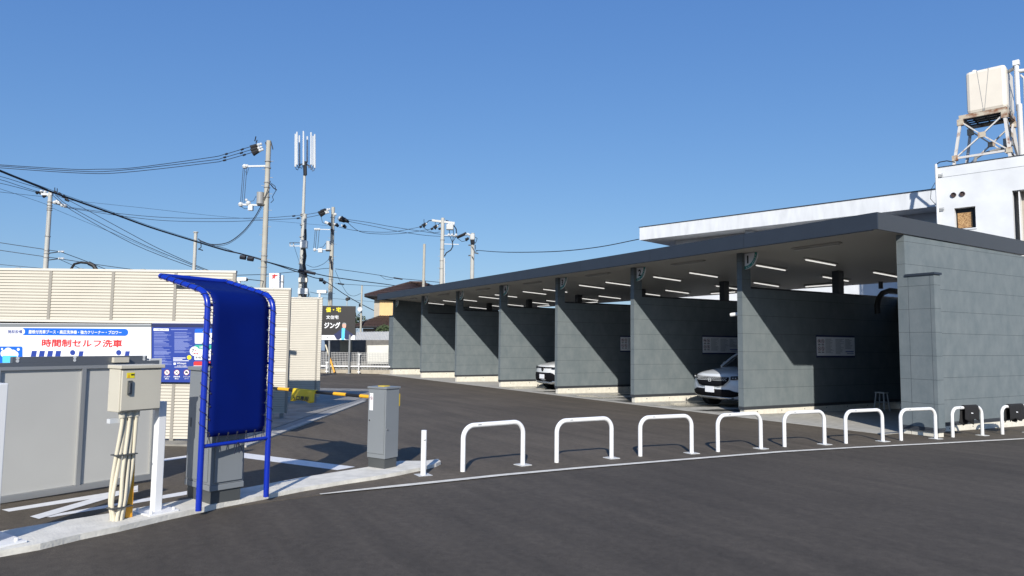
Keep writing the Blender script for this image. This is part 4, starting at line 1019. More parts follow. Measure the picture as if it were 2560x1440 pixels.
# yard behind the fence
D0 = 33.0
def yd(px, py, D): return at(px, py, D)
tag(MB().prism([yd(812, 935, 41.6), yd(974, 935, 41.6), yd(974, 850, 41.6), yd(812, 850, 41.6)], FA*.15).build('block_wall', M_BLOCK), 'weathered grey block wall behind the mesh fence', 'wall')
tag(MB().prism([yd(918, 909, 40.6), yd(974, 909, 40.6), yd(974, 862.5, 40.6), yd(918, 863.5, 40.6)], FA*.05).build('white_hoarding', mat('white_hoarding_sheet', (.66, .655, .60), .7, noise=.06, nscale=3)), 'plain white sheet panel standing behind the mesh fence', 'panel')
tag(MB().prism([yd(850, 880, 40.7), yd(879, 880, 40.7), yd(879, 852, 40.7), yd(850, 852, 40.7)], FA*.2).build('storage_bin', mat('olive_bin', (.30, .28, .20), .8, noise=.15, nscale=3)), 'dull olive bin partly hidden by the advertising board', 'bin')
t = thing('shed', yd(925, 935, 43.5), 'low shed with a white corrugated roof beyond the fence', 'shed')
vs = []; fs = []; K = 46
for k in range(K+1):
    px = 885+(976-885)*k/K; up = .035*(1 if k % 2 else -1)
    vs += [yd(px, 851.5-.5*k/K, 42.6)+Z*up, yd(px+6, 830-1.5*k/K, 46.0)+Z*up]
for k in range(K): fs.append((2*k, 2*k+2, 2*k+3, 2*k+1))
mb = MB(); mb.add(vs, fs); o = mb.build('corrugated_roof', M_CORR, t); md = o.modifiers.new('thick', 'SOLIDIFY'); md.thickness = .03
MB().prism([yd(888, 930, 43.2), yd(974, 930, 43.2), yd(974, 853.5, 43.2), yd(888, 854, 43.2)], FA*1.5).build('wall', M_TAUPE, t)
# house
def tiles(mb, a, b, c, d, n, m_):   # eave a->b, ridge d->c ; rows of tile rolls
    for i in range(n):
        for j in range(m_):
            u0, u1 = i/n, (i+.86)/n; v0, v1 = j/m_, (j+1.1)/m_
            def p(u, v): return a.lerp(b, u).lerp(d.lerp(c, u), min(1, v))
            up = (b-a).cross(d-a).normalized(); up = up if up.z > 0 else -up
            mb.add([p(u0, v0)+up*.06, p(u1, v0)+up*.06, p(u1, v1)+up*.01, p(u0, v1)+up*.01, p((u0+u1)/2, v0)+up*.11, p((u0+u1)/2, v1)+up*.06], [(0, 4, 5, 3), (4, 1, 2, 5)])
HQ = yd(948, 800, 50.0); HQ.z = 0
t = thing('tiled_house', V(HQ.x, HQ.y, gz(HQ.x, HQ.y)), 'two-storey ochre house with brown roof tiles beyond the far end of the shelter', 'house')
hx = FR.copy(); hy = -FA   # hx right along the front, hy toward the viewer
def H(a, b, z): q = HQ+hx*a+hy*b; return V(q.x, q.y, z)
e_z = yd(948, 744, 50).z; r_z = yd(1000, 708, 52.5).z; l_z = yd(930, 818, 48).z
MB().prism([H(0, 0, -1), H(6.5, 0, -1), H(6.5, 0, e_z), H(0, 0, e_z)], -hy*5).build('wall', M_OCHRE, t)
MB().prism([H(-.40, -.05, -1), H(-.005, -.05, -1), H(-.005, -.05, e_z), H(-.40, -.05, e_z)], -hy*4.5).build('shaded_side_wall', M_TAUPE, t)  # left face of the ochre house, its shade put into the taupe colour
rf = MB(); ea, eb, ec, ed = H(-.95, .6, e_z+.05), H(6.2, .6, e_z+.05), H(6.2, -5.6, e_z+.05), H(-.95, -5.6, e_z+.05); r0_, r1_ = H(1.75, -2.5, r_z), H(3.0, -2.5, r_z)
rf.add([ea, eb, ec, ed, r0_, r1_], [(0, 1, 5, 4), (1, 2, 5), (2, 3, 4, 5), (3, 0, 4), (3, 2, 1, 0)]); R_o = rf.build('roof', M_TILE, t)
mb = MB(); tiles(mb, ea, eb, r1_, r0_, 34, 9); tiles(mb, ed, ea, r0_, r0_, 22, 9); mb.build('roof_tiles', M_TILE, R_o)
MB().tube([ea, eb], .07, 6).tube([ed, ea], .07, 6).build('gutter', M_CARB, R_o)
MB().tube([r0_+Z*.06, ea+Z*.1], .09, 6).tube([r0_+Z*.08, r1_+Z*.08], .10, 6).build('ridge_tiles', M_TILE, R_o)
l1, l2 = H(-1.75, 1.9, l_z), H(6, 1.9, l_z); l3, l4 = H(6, 0.02, l_z+.85), H(.05, 0.02, l_z+.85)
lr = MB().add([l1, l2, l3, l4], [(0, 1, 2, 3)]).build('lower_roof', M_TILE, t); md = lr.modifiers.new('thick', 'SOLIDIFY'); md.thickness = .08
mb = MB(); tiles(mb, l1, l2, l3, l4, 36, 7); mb.build('roof_tiles', M_TILE, lr)
MB().tube([l1, l2], .06, 6).build('gutter', M_CARB, lr)
MB().prism([H(-.9, 1.2, -1), H(6.5, 1.2, -1), H(6.5, 1.2, l_z-.08), H(-.9, 1.2, l_z-.08)], -hy*1.1).build('porch_wall', M_TAUPE, t)
wf = MB().obox(H(.6, 1.22, l_z-1.6), hx*1.6, hy*.05, Z*1.2).build('window', M_BEIGEP, t)
MB().obox(H(.68, 1.275, l_z-1.52), hx*1.44, hy*.01, Z*1.04).build('pane', M_GLASS, wf)
# garden shrubs
def shrub(c, r, n, seed, lab, name='garden_shrub'):
    random.seed(seed); mb = MB(); c = Vector(c)
    for i in range(n):
        d = V(random.gauss(0, 1), random.gauss(0, 1), random.gauss(0, .8)); d = d.normalized()*(r*random.uniform(.35, 1)); p = c+V(d.x, d.y, d.z*.8)
        a = V(random.gauss(0, 1), random.gauss(0, 1), random.gauss(0, 1)).normalized()*.09; b = a.orthogonal().normalized()*.05
        mb.add([p-a, p+b, p+a, p-b], [(0, 1, 2, 3)])
    t = thing(name, V(c.x, c.y, gz(c.x, c.y)), lab, 'shrub'); mb.build('foliage', M_LEAF, t)
    MB().tube([V(c.x, c.y, gz(c.x, c.y)), c], .05, 6, .02).build('stem', M_TILE, t)
shrub(yd(959, 826, 47), .5, 500, 11, 'dark green shrub in front of the ochre house')
shrub(yd(890, 803, 56), .9, 500, 12, 'dark tree top beside the advertising board', 'garden_tree')
# weeds at the fence foot
random.seed(5); mb = MB()
for i in range(500):
    q = onp(random.uniform(825, 966), 912, fl0-FNn*.3, FD); q.z = gz(q.x, q.y)+.1+random.uniform(.0, .32)
    a = V(random.gauss(0, 1), random.gauss(0, 1), random.gauss(0, 1)).normalized()*.06; b = a.orthogonal().normalized()*.025; mb.add([q-a, q+b, q+a, q-b], [(0, 1, 2, 3)])
tag(mb.build('weeds', mat('dry_weed', (.15, .14, .08), .9)), kind='stuff')
# ------------------------------------------------------------------ white building and water tank
BQ = at(2340, 600, 28.0); BQ.z = 0
def Bp(a, b, z): q = BQ+BD*a+BN*b; return V(q.x, q.y, z)
t = thing('white_building', Bp(-3, -4, gz(BQ.x, BQ.y)), 'white rendered building with a long flat canopy rising behind the shelter', 'building')
AL = -.14; TOP = 8.87
wx0, wx1, wz0, wz1 = -1.40, -.685, 6.26, 7.115
dx0, dx1, dz1 = -3.9, -2.615, 7.55
mb = MB()
def fb(a0, a1, z0, z1, d0=0.0, d1=-.5): mb.obox(Bp(a0, d1, z0), BD*(a1-a0), BN*(d0-d1), Z*(z1-z0))
G_ = gz(BQ.x, BQ.y)-.3
fb(wx1, AL, G_, TOP); fb(wx0, wx1, wz1, TOP); fb(wx0, wx1, G_, wz0); fb(dx1, wx0, G_, TOP); fb(dx0, dx1, dz1, TOP); fb(-12, dx0, G_, TOP); fb(dx0, dx1, G_, 4.9)
mb.build('front_wall', M_WHITE2, t)
mb = MB(); mb.obox(Bp(-12, -9, G_), BD*(12+AL), BN*8.49, Z*(TOP-.35-G_)); mb.build('core', M_WHITE2, t)
mb = MB(); mb.obox(Bp(-12, -9.05, TOP+.0), BD*(12.02+AL), BN*9.08, Z*.02); mb.build('parapet_cap', M_FLASH, t)
MB().obox(Bp(-12, .0008, 8.435), BD*(12+AL-.05), BN*.004, Z*.018).build('joint_line', M_GREYT, t)
wf = MB().obox(Bp(wx0, -.30, wz0), BD*(wx1-wx0), BN*.02, Z*(wz1-wz0)).build('window', M_DARK, t)
MB().obox(Bp(-1.24, -.26, wz0+.06), BD*.50, BN*.02, Z*.62).build('chipboard_infill', M_OSB, wf)
MB().obox(Bp(wx0-.03, -.25, wz0-.05), BD*(wx1-wx0+.06), BN*.28, Z*.05).build('sill', M_WHITE2, wf)
MB().obox(Bp(dx0, -.495, 4.9), BD*(dx1-dx0), BN*.02, Z*(dz1-4.9)).build('recess_panel', M_TAUPE, t)
MB().obox(Bp(dx1-.22, -.47, 4.9), BD*.04, BN*.4, Z*(dz1-4.9)).build('recess_jamb', M_WHITE, t)
for a in (-.68, -.985): MB().ring(Bp(a, .0, 7.66), BN, .075, .10, .05, 14).disc(Bp(a, .002, 7.66), BN, .074, .004, 14).build('vent_pipe', M_TILE, t)
MB().tube([Bp(AL+.03, .06, 3.0), Bp(AL+.03, .06, 9.02)], .05, 8).build('drain_pipe', M_WHITE, t, smooth=True)
mb = MB()
for z in (8.50, 7.1): mb.cbox(Bp(AL-.08, .06, z), BD*.25, BN*.03, Z*.03); mb.cbox(Bp(AL-.08, .06, z+.07), BD*.25, BN*.03, Z*.02)
mb.each('pipe_clip', M_GREYT, t)
MB().tube([Bp(AL+.03, .07, 8.98), Bp(AL-.1, .05, 9.08), Bp(AL-.35, .0, 9.1), Bp(AL-.62, -.05, 9.0)], .022, 6).build('loose_cable', M_WIRE, t)
MB().tube([Bp(AL+.05, .07, 8.3), Bp(AL+.22, .1, 8.0), Bp(AL+.26, .1, 7.6), Bp(AL+.06, .08, 7.3)], .012, 5).build('loose_cable', M_WIRE, t)
# canopy
CB = -4.0; c0, c1, cz0, cz1 = .0, 17.2, 8.0, 8.80
mb = MB(); mb.obox(Bp(c0-6, CB-6, cz0), BD*(c1-c0+6), BN*6, Z*(cz1-cz0)); cn = mb.build('canopy', mat('stained_white_render', (.68, .70, .72), .8, noise=.09, nscale=3, stretch=(1, 1, .25)), t)
MB().obox(Bp(c0-6, CB-6.05, cz1+.001), BD*(c1-c0+6.04), BN*6.09, Z*.035).build('canopy_edging', M_FLASH, cn)
mb = MB()
for a in (4.3, 10.2): mb.obox(Bp(a, CB-1.45, cz0-.28), BD*.35, BN*.75, Z*.279)
mb.each('canopy_beam', M_WHITE2, cn)
mb = MB(); mb.obox(Bp(-6, CB-6, G_), BD*21.6, BN*4.4, Z*(cz0-G_-.002)); mb.build('rear_wall', M_WHITE2, t)
for i in range(7):
    a = 1.2+i*2.05
    wf = MB().obox(Bp(a, CB-1.6, 2.55), BD*1.7, BN*.03, Z*1.45).build('window', M_ALU, t)
    MB().obox(Bp(a+.06, CB-1.568, 2.62), BD*.76, BN*.01, Z*1.31).obox(Bp(a+.88, CB-1.568, 2.62), BD*.76, BN*.01, Z*1.31).build('pane', M_GLASS, wf)
    MB().obox(Bp(a-.05, CB-1.6, 2.44), BD*1.8, BN*.12, Z*.1).build('sill', M_WHITE2, wf)
# tank tower (b = distance out of the front; tower stands set back on the roof)
t = thing('tank_tower', Bp(-1.6, -1.8, TOP), 'rusty white steel tower on the building roof carrying a cream water tank', 'tank stand')
zt_ = 11.0; fb_, rb_ = -1.0, -2.75
cor = {('l', 'f'): (-.83, -.52, fb_, fb_+.12), ('r', 'f'): (-2.32, -2.48, fb_, fb_+.12), ('l', 'r'): (-.83, -.52, rb_, rb_-.12), ('r', 'r'): (-2.32, -2.48, rb_, rb_-.12)}
for (s, f), (at_, ab, bt, bb_) in cor.items(): MB().bar(Bp(at_, bt, zt_), Bp(ab, bb_, TOP+.02), BD*.10, BN*.10).build('leg', M_RUST, t)
pf = MB(); pf.obox(Bp(-2.42, fb_-.07, zt_-.02), BD*1.66, BN*.1, Z*.17); pf.obox(Bp(-2.42, rb_-.03, zt_-.02), BD*1.66, BN*.1, Z*.17); pf.obox(Bp(-2.42, rb_+.08, zt_-.02), BD*.1, BN*(fb_-rb_-.16), Z*.17); pf.obox(Bp(-.86, rb_+.08, zt_-.02), BD*.1, BN*(fb_-rb_-.16), Z*.17); pf.build('platform_beam', M_RUSTY, t)
gr_ = MB()
for i in range(5): gr_.obox(Bp(-2.3, rb_+.25+i*.33, zt_+.03), BD*1.42, BN*.05, Z*.06)
for i in range(3): gr_.obox(Bp(-2.0+i*.42, rb_+.1, zt_+.095), BD*.05, BN*1.55, Z*.04)
gr_.build('platform_grid', M_CABD, t)
def face(pA, pB, pC, pD, nm):
    # A,B top ; C,D low ; node in the middle
    nd = (pA+pB+pC+pD)/4+Z*.05
    for q in (pA, pB, pC, pD): MB().bar(q, nd, Z.cross((q-nd).normalized()).normalized()*.07, Z*.07).build('brace', M_RUST, t)
    MB().cbox(nd, (pB-pA).normalized()*.26, (pB-pA).normalized().cross(Z)*.09, Z*.22).build('gusset', M_RUSTY, t)
    MB().bar(pC, pD, (pD-pC).normalized().cross(Z)*.06, Z*.09).build('tie_beam', M_RUST, t)
lo = 9.36
def leg(s, f, z): a, b, c, d = cor[(s, f)]; u = (zt_-z)/(zt_-TOP); return Bp(a+(b-a)*u, c+(d-c)*u, z)
face(leg('l', 'f', 10.9), leg('r', 'f', 10.9), leg('l', 'f', lo), leg('r', 'f', lo), 'f')
face(leg('l', 'r', 10.9), leg('r', 'r', 10.9), leg('l', 'r', lo), leg('r', 'r', lo), 'r')
face(leg('r', 'f', 10.9), leg('r', 'r', 10.9), leg('r', 'f', lo), leg('r', 'r', lo), 's')
for s, f in cor: MB().cbox(leg(s, f, lo), BD*.2, BN*.16, Z*.22).cbox(leg(s, f, 10.85), BD*.22, BN*.16, Z*.26).each('joint_plate', M_RUSTY, t)
ta = thing('water_tank', Bp(-1.7, -1.85, zt_+.15), 'cream rounded water tank on top of the rusty steel tower', 'water tank')
MB().obox(Bp(-2.42, -2.7, zt_+.152), BD*1.38, BN*1.68, Z*1.80).build('tank_shell', M_TANK, ta, bevel=.13)
MB().tube([Bp(-1.45, -1.015, 12.93), Bp(-1.63, -1.015, 11.16)], .008, 4).tube([Bp(-1.86, -1.015, 12.94), Bp(-1.66, -1.015, 11.16)], .008, 4).build('strap', M_GREYT, ta)
MB().tube([Bp(-1.3, -1.3, 12.94), Bp(-1.3, -1.3, 13.03)], .09, 12).build('vent_cap', M_WHITE, ta, smooth=True)
MB().tube([Bp(-2.43, -1.55, 12.75), Bp(-2.66, -1.4, 12.8)], .07, 10).build('outlet_pipe', M_PLATE, ta, smooth=True)
MB().tube([Bp(-2.74, -1.3, 11.0), Bp(-2.74, -1.3, 12.95)], .085, 10).cbox(Bp(-2.74, -1.3, 12.95), BD*.22, BN*.2, Z*.2).build('riser_pipe', M_WHITE, ta, smooth=True)
MB().tube([Bp(-2.80, -1.15, 8.9), Bp(-2.80, -1.15, 11.2)], .10, 10).build('lower_pipe', M_PLATE, ta, smooth=True)
MB().tube([Bp(-2.77, -1.3, 12.6), Bp(-3.3, -1.5, 12.6)], .08, 10).tube([Bp(-2.95, -1.4, 11.2), Bp(-2.95, -1.4, 12.3), Bp(-2.85, -1.35, 12.45)], .04, 8).build('side_pipe', M_PLATE, ta, smooth=True)
MB().tube([Bp(-1.0, -2.0, 9.1), Bp(-1.1, -2.0, 9.5), Bp(-1.3, -2.0, 9.62), Bp(-2.2, -2.0, 9.75)], .07, 8).cbox(Bp(-2.25, -2.0, 9.95), BD*.3, BN*.3, Z*.3).build('feed_pipe', M_TRAF, ta, smooth=True)
# ------------------------------------------------------------------ utility poles
def upole(px, py, D, r0, r1, m, lab, name='utility_pole', cat='utility pole', group='utility poles and masts'):
    T_ = at(px, py, D); base = V(T_.x, T_.y, gz(T_.x, T_.y))
    t = thing(name, base, lab, cat, group); MB().tube([base, T_], r0, 14, r1).build('shaft', m, t, smooth=True)
    return t, base, T_
def bands(t, base, T_, zs, r):
    mb = MB()
    for z in zs: mb.ring(V(base.x, base.y, z), Z, r-.03, r+.012, .05, 12)
    mb.build('steel_band', M_TRAF, t)
def steps(t, base, T_, z0, z1, r):
    mb = MB(); z = z0; s = 1
    while z < z1: mb.bar(V(base.x, base.y, z)+FR*s*(r-.01), V(base.x, base.y, z)+FR*s*(r+.16), Z*.02, FA*.02); z += .45; s = -s
    mb.build('climbing_step', M_TRAF, t)
def insul(mb, mw, p, d, n=3):
    d = Vector(d).normalized()
    for i in range(n): mw.ball(p+d*(.09*i), .055, 8)
    mb.tube([p-d*.12, p-d*.02], .025, 6)
# A: tall pole with the grey transformer
DA = 37.0
t, b, T_ = upole(672, 352, DA, .17, .125, M_POLE, 'tall concrete pole carrying a grey transformer drum and two white side arms')
bands(t, b, T_, [at(0, y, DA).z+0 for y in (397, 413, 450, 462, 486, 633, 646, 661, 680)], .16); steps(t, b, T_, 4, 11.2, .15)
def arm_px(t, p0, p1, D, wv=.09, name='side_arm', m=M_CERAM):
    MB().bar(at(*p0, D), at(*p1, D), FA*wv, Z*wv).build(name, m, t)
arm_px(t, (612, 416), (667, 415), DA); arm_px(t, (601, 511), (664, 514), DA)
mw = MB(); mk = MB()
for p in ((640, 364), (641, 372), (644, 378)): mw.ball(at(p[0]+6, p[1]-2, DA), .09, 8); mw.ball(at(p[0]+12, p[1]-4, DA), .08, 8); mk.tube([at(p[0]-12, p[1]+6, DA), at(p[0]+3, p[1]-1, DA)], .16, 8, .10)
mk.tube([at(637, 353, DA), at(640, 341, DA)], .03, 5); mk.tube([at(640, 358, DA), at(643, 350, DA)], .03, 5)
mk.bar(at(664, 357, DA), at(671, 374, DA), FA*.12, Z*.1); mk.bar(at(677, 354, DA), at(682, 372, DA), FA*.12, Z*.1)
mw.ball(at(612, 416, DA), .14, 8); mw.ball(at(618, 415, DA), .1, 8); mw.ball(at(602, 511, DA), .14, 8); mw.ball(at(616, 500, DA), .08, 8); mw.ball(at(621, 508, DA), .14, 8)
mw.cbox(at(627, 520, DA), FR*.24, FA*.2, Z*.28)
mw.each('insulator', M_CERAM, t, True); mk.each('cable_clamp', M_CARB, t)
MB().tube([at(650, 510, DA-.1), at(651, 481, DA-.1)], .19, 14).build('transformer', M_TRAF, t, smooth=True)
MB().bar(at(645, 512, DA-.1), at(664, 513, DA), FA*.3, Z*.06).build('transformer_bracket', M_CARB, t)
mb = MB()
for x in (606, 610, 615): mb.tube([at(x+2, 420, DA), at(x-2, 470, DA), at(x-5, 508, DA)], .014, 5)
mb.tube([at(614, 428, DA), at(617, 437, DA), at(622, 420, DA)], .014, 5)
mb.tube([at(640, 490, DA), at(634, 502, DA), at(622, 504, DA)], .014, 5); mb.tube([at(602, 516, DA), at(612, 522, DA), at(622, 521, DA)], .014, 5)
mb.tube([at(678, 458, DA-.2), at(688, 466, DA-.2), at(690, 476, DA-.2), at(681, 492, DA-.2), at(684, 500, DA-.2), at(677, 507, DA-.2)], .018, 5); mb.tube([at(676, 460, DA-.2), at(684, 470, DA-.2), at(692, 475, DA-.2)], .03, 5)
mb.tube([at(676, 452, DA-.2), at(671, 468, DA-.2), at(660, 500, DA-.2)], .02, 5)
mb.build('jumper_wire', M_WIRE, t)
# B: slim mast with eight whip antennas
DB = 43.0
t, b, T_ = upole(762.5, 408, DB, .17, .075, M_POLEW, 'slim mast topped by a ring of white whip antennas', 'antenna_mast', 'antenna mast')
MB().tube([b, at(761, 535, DB)], .20, 14, .155).build('lower_shaft', M_POLEW, t, smooth=True)
whips = [(738.5, 335, 417), (742.5, 330, 412), (748.5, 339, 413), (758.7, 328, 413), (768, 341, 406), (777.7, 331, 412), (783, 340, 416), (787, 336, 420)]
for i, (x, y0, y1) in enumerate(whips):
    dd_ = DB+(.5 if i in (2, 4, 6) else -.2)
    MB().tube([at(x, y1, dd_), at(x+(.3 if i == 4 else 0), y0, dd_)], .06, 8, .05).build('whip_antenna', M_CERAM, t, smooth=True)
mb = MB()
for (x, y0, y1) in whips:
    if x in (758.7,): continue
    s = 1 if x < 760 else -1
    mb.tube([at(x, y1-4, DB), at(x+s*2, y1+6, DB), at(x+s*6, y1+8, DB), at(x+s*9, y1-2, DB), at(760, 409, DB)], .022, 5)
mb.tube([at(762, 404, DB-.05), at(763, 438, DB-.05)], .12, 8)
mb.tube([at(764, 573, DB-.2), at(764.5, 590, DB-.2), at(764, 602, DB-.2)], .06, 6); mb.tube([at(761, 622, DB-.25), at(763, 640, DB-.25), at(760, 660, DB-.25), at(765, 690, DB-.25), at(763, 745, DB-.25)], .09, 6)
mb.tube([at(755, 722, DB-.2), at(751, 734, DB-.2), at(756, 744, DB-.2)], .03, 5); mb.tube([at(768, 728, DB-.2), at(772, 737, DB-.2), at(769, 745, DB-.2)], .03, 5)
mb.build('antenna_cable', M_CARB, t)
MB().cbox(at(760, 611, DB-.2), FR*.42, FA*.35, Z*.46).build('equipment_box', M_CERAM, t, bevel=.02)
for z in (0,): MB().cbox(at(758, 728, DB-.25), FR*.62, FA*.2, Z*.36).build('equipment_box', M_CERAM, t, bevel=.01)
MB().cbox(at(758, 700, DB-.25), FR*.55, FA*.2, Z*.28).build('equipment_box', M_BEIGEL, t, bevel=.01)
mb = MB()
for y in (607, 615): mb.bar(at(724, y, DB), at(754, y, DB), FA*.05, Z*.05)
for x in (725, 734): mb.bar(at(x, 606, DB), at(x, 616, DB), FA*.05, FR*.06)
mb.build('side_bracket', M_CERAM, t)
bands(t, b, T_, [at(0, y, DB).z for y in (528, 532, 555, 585, 652, 670)], .17)
# C
DCc = 50.0
t, b, T_ = upole(833, 518, DCc, .19, .12, M_POLE, 'concrete pole with a pale transformer drum standing right of the antenna mast')
bands(t, b, T_, [at(0, y, DCc).z for y in (535, 553, 566, 640, 650, 690)], .16); steps(t, b, T_, 4, 10, .16)
mw = MB(); mk = MB()
for p in ((803, 531), (806, 535), (809, 527)): mk.tube([at(p[0]-6, p[1]+3, DCc), at(p[0]+6, p[1]-3, DCc)], .17, 6, .12); mw.ball(at(p[0]+10, p[1]-3, DCc), .1, 8); mw.ball(at(p[0]+15, p[1]-4, DCc), .08, 8)
for p in ((859, 548), (856, 551), (866, 552)): mk.tube([at(p[0]-6, p[1]-3, DCc), at(p[0]+6, p[1]+3, DCc)], .2, 6, .1); mw.ball(at(p[0]-9, p[1]-4, DCc), .1, 8)
for p in ((843, 563), (862, 566)): mk.tube([at(p[0]-3, p[1]-2, DCc), at(p[0]+3, p[1]+3, DCc)], .16, 6, .1); mw.ball(at(p[0]-6, p[1]-2, DCc), .1, 8)
for p in ((815, 556), (819, 558), (838, 536)): mw.ball(at(*p, DCc), .12, 8)
mk.tube([at(822, 558, DCc), at(828, 563, DCc)], .13, 6)
for x in (788, 793, 798): mw.ball(at(x, 573, DCc), .1, 8)
mw.ball(at(787, 624, DCc), .13, 8); mw.cbox(at(801, 626, DCc), FR*.3, FA*.2, Z*.3)
mw.each('insulator', M_CERAM, t, True); mk.each('cable_clamp', M_CARB, t)
arm_px(t, (787, 573), (828, 574), DCc, .06); arm_px(t, (786, 624), (828, 624), DCc, .06)
MB().tube([at(821, 625, DCc-.1), at(821.5, 603, DCc-.1)], .17, 14).build('transformer', M_TRAFL, t, smooth=True)
MB().bar(at(815, 627, DCc-.1), at(829, 627, DCc), FA*.3, Z*.06).build('transformer_bracket', M_CARB, t)
mb = MB()
for x in (788, 792, 798): mb.tube([at(x, 575, DCc), at(x-2, 600, DCc), at(x-4, 622, DCc)], .018, 5)
mb.tube([at(815, 607, DCc), at(808, 617, DCc), at(799, 619, DCc)], .02, 5); mb.tube([at(830, 572, DCc-.2), at(832, 585, DCc-.2)], .08, 5)
mb.tube([at(826, 640, DCc-.2), at(824, 648, DCc-.2), at(828, 656, DCc-.2)], .1, 5); mb.tube([at(828, 655, DCc-.2), at(829, 672, DCc-.2)], .06, 5)
mb.tube([at(803, 542, DCc), at(806, 556, DCc), at(814, 560, DCc)], .018, 5)
mb.build('jumper_wire', M_WIRE, t)
# D : pale pole with a cross arm and a switch
DD = 52.0
t, b, T_ = upole(1107, 545, DD, .20, .14, M_POLEW, 'pale pole with a wide cross arm and a grey switch, rising behind the shelter roof')
arm_px(t, (1080, 551), (1137, 558), DD, .16, 'cross_arm', M_TRAFL); arm_px(t, (1110, 588), (1142, 590), DD, .05, 'side_arm', M_CERAM); arm_px(t, (1110, 610), (1147, 611), DD, .05, 'side_arm', M_PLATE)
MB().cbox(at(1125, 568, DD-.1), FR*.55, FA*.4, Z*.42).build('line_switch', M_TRAFL, t, bevel=.05)
mw = MB(); mk = MB()
for p in ((1061, 562), (1089, 567)): mk.tube([at(p[0]-4, p[1]+4, DD), at(p[0]+4, p[1]-4, DD)], .17, 6, .1); mw.ball(at(p[0]+4, p[1]-2, DD), .1, 8); mk.tube([at(p[0]-1, p[1]-5, DD), at(p[0]-1, p[1]-14, DD)], .02, 4)
for p in ((1052, 567), (1080, 572), (1099, 572)): mk.tube([at(p[0]-3, p[1]+1, DD), at(p[0]+3, p[1]-1, DD)], .09, 6)
for x in (1122, 1130, 1140): mw.ball(at(x, 587, DD), .11, 8)
for x in (1122, 1128, 1134): mw.ball(at(x, 561, DD-.1), .09, 8)
mw.each('insulator', M_CERAM, t, True); mk.each('cable_clamp', M_CARB, t)
mb = MB()
mb.tube([at(1066, 558, DD), at(1072, 552, DD), at(1080, 551, DD)], .03, 5); mb.tube([at(1094, 563, DD), at(1100, 558, DD), at(1105, 557, DD)], .03, 5)
mb.tube([at(1057, 567, DD), at(1070, 577, DD), at(1085, 582, DD), at(1100, 580, DD)], .02, 5)
for x in (1123, 1133, 1141): mb.tube([at(x, 572, DD), at(x+1, 588, DD), at(1131, 606, DD)], .025, 5)
mb.tube([at(1131, 606, DD), at(1132, 616, DD), at(1127, 625, DD), at(1116, 632, DD), at(1111, 641, DD)], .045, 6)
mb.tube([at(1114, 551, DD), at(1120, 552, DD), at(1126, 560, DD)], .03, 5); mb.tube([at(1134, 563, DD), at(1140, 572, DD), at(1142, 586, DD)], .04, 5)
mb.build('jumper_wire', M_WIRE, t)
MB().tube([at(1111, 645, DD-.2), at(1111, 720, DD-.2)], .05, 6).build('riser_pipe', M_PLATE, t)
bands(t, b, T_, [at(0, y, DD).z for y in (588, 611, 640, 660)], .17); steps(t, b, T_, 3, 8, .17)
# E
DE = 62.0
t, b, T_ = upole(1182, 583, DE, .22, .17, M_POLEW, 'short-looking weathered pole crowded with clamps, farthest right above the shelter roof')
MB().cbox(at(1181, 593, DE-.1), FR*.45, FA*.4, Z*.55).build('line_switch', M_TRAFL, t, bevel=.1)
mw = MB(); mk = MB()
mk.tube([at(1142, 594, DE), at(1158, 587, DE), at(1166, 583, DE)], .14, 6); mk.tube([at(1163, 599, DE), at(1172, 596, DE)], .12, 6); mk.tube([at(1165, 602, DE), at(1171, 594, DE)], .1, 6)
mk.bar(at(1171, 613, DE), at(1184, 613, DE), FA*.1, Z*.1); mk.bar(at(1171, 639, DE), at(1184, 638, DE), FA*.1, Z*.1); mk.bar(at(1179, 615, DE-.25), at(1184, 623, DE-.25), FA*.1, Z*.12); mk.bar(at(1179, 640, DE-.25), at(1184, 647, DE-.25), FA*.1, Z*.12); mk.bar(at(1183, 631, DE), at(1196, 634, DE), FA*.1, Z*.1)
mk.tube([at(1181, 600, DE-.2), at(1182, 609, DE-.2)], .2, 8)
for p in ((1165, 586), (1170, 585), (1173, 587)): mw.ball(at(*p, DE), .12, 8)
mw.each('insulator', M_CERAM, t, True); mk.each('cable_clamp', M_CARB, t)
mb = MB(); mb.tube([at(1188, 593, DE), at(1193, 596, DE), at(1190, 605, DE), at(1187, 609, DE)], .03, 5); mb.tube([at(1143, 595, DE), at(1155, 604, DE), at(1165, 602, DE)], .025, 5); mb.tube([at(1188, 612, DE), at(1189, 620, DE), at(1186, 630, DE), at(1194, 626, DE)], .03, 5); mb.build('jumper_wire', M_WIRE, t)
# F, small ones, G, H
t, b, T_ = upole(1061, 610, 50, .12, .09, M_POLE, 'plain bare brown-grey post rising over the house roof', 'bare_post', 'post'); bands(t, b, T_, [at(0, 700, 50).z], .1)
t, b, T_ = upole(905, 714, 48, .075, .06, M_POLE, 'thin pole left of the house with a round white dish', 'thin_pole', 'pole')
MB().disc(at(900, 773, 47.8), -FA, .17, .05, 16).build('dish', M_CERAM, t, smooth=True)
MB().tube([at(899, 760, 47.8), at(899, 768, 47.8)], .06, 6).build('lamp_neck', M_CARB, t)
t, b, T_ = upole(868, 738, 55, .05, .03, M_POLEW, 'thin white roof mast behind the advertising board', 'thin_mast', 'mast')
MB().ball(at(868, 748, 55), .16, 6).ball(at(872, 747, 55), .13, 6).build('cable_clamp', M_CARB, t)
DG = 45.0
t, b, T_ = upole(126.5, 478, DG, .185, .125, M_POLEW, 'pale concrete pole with a crowded head, leftmost above the louvre wall')
bands(t, b, T_, [at(120, y, DG).z for y in (506, 515, 521, 526, 592, 628, 635, 645)], .16)
mw = MB(); mk = MB()
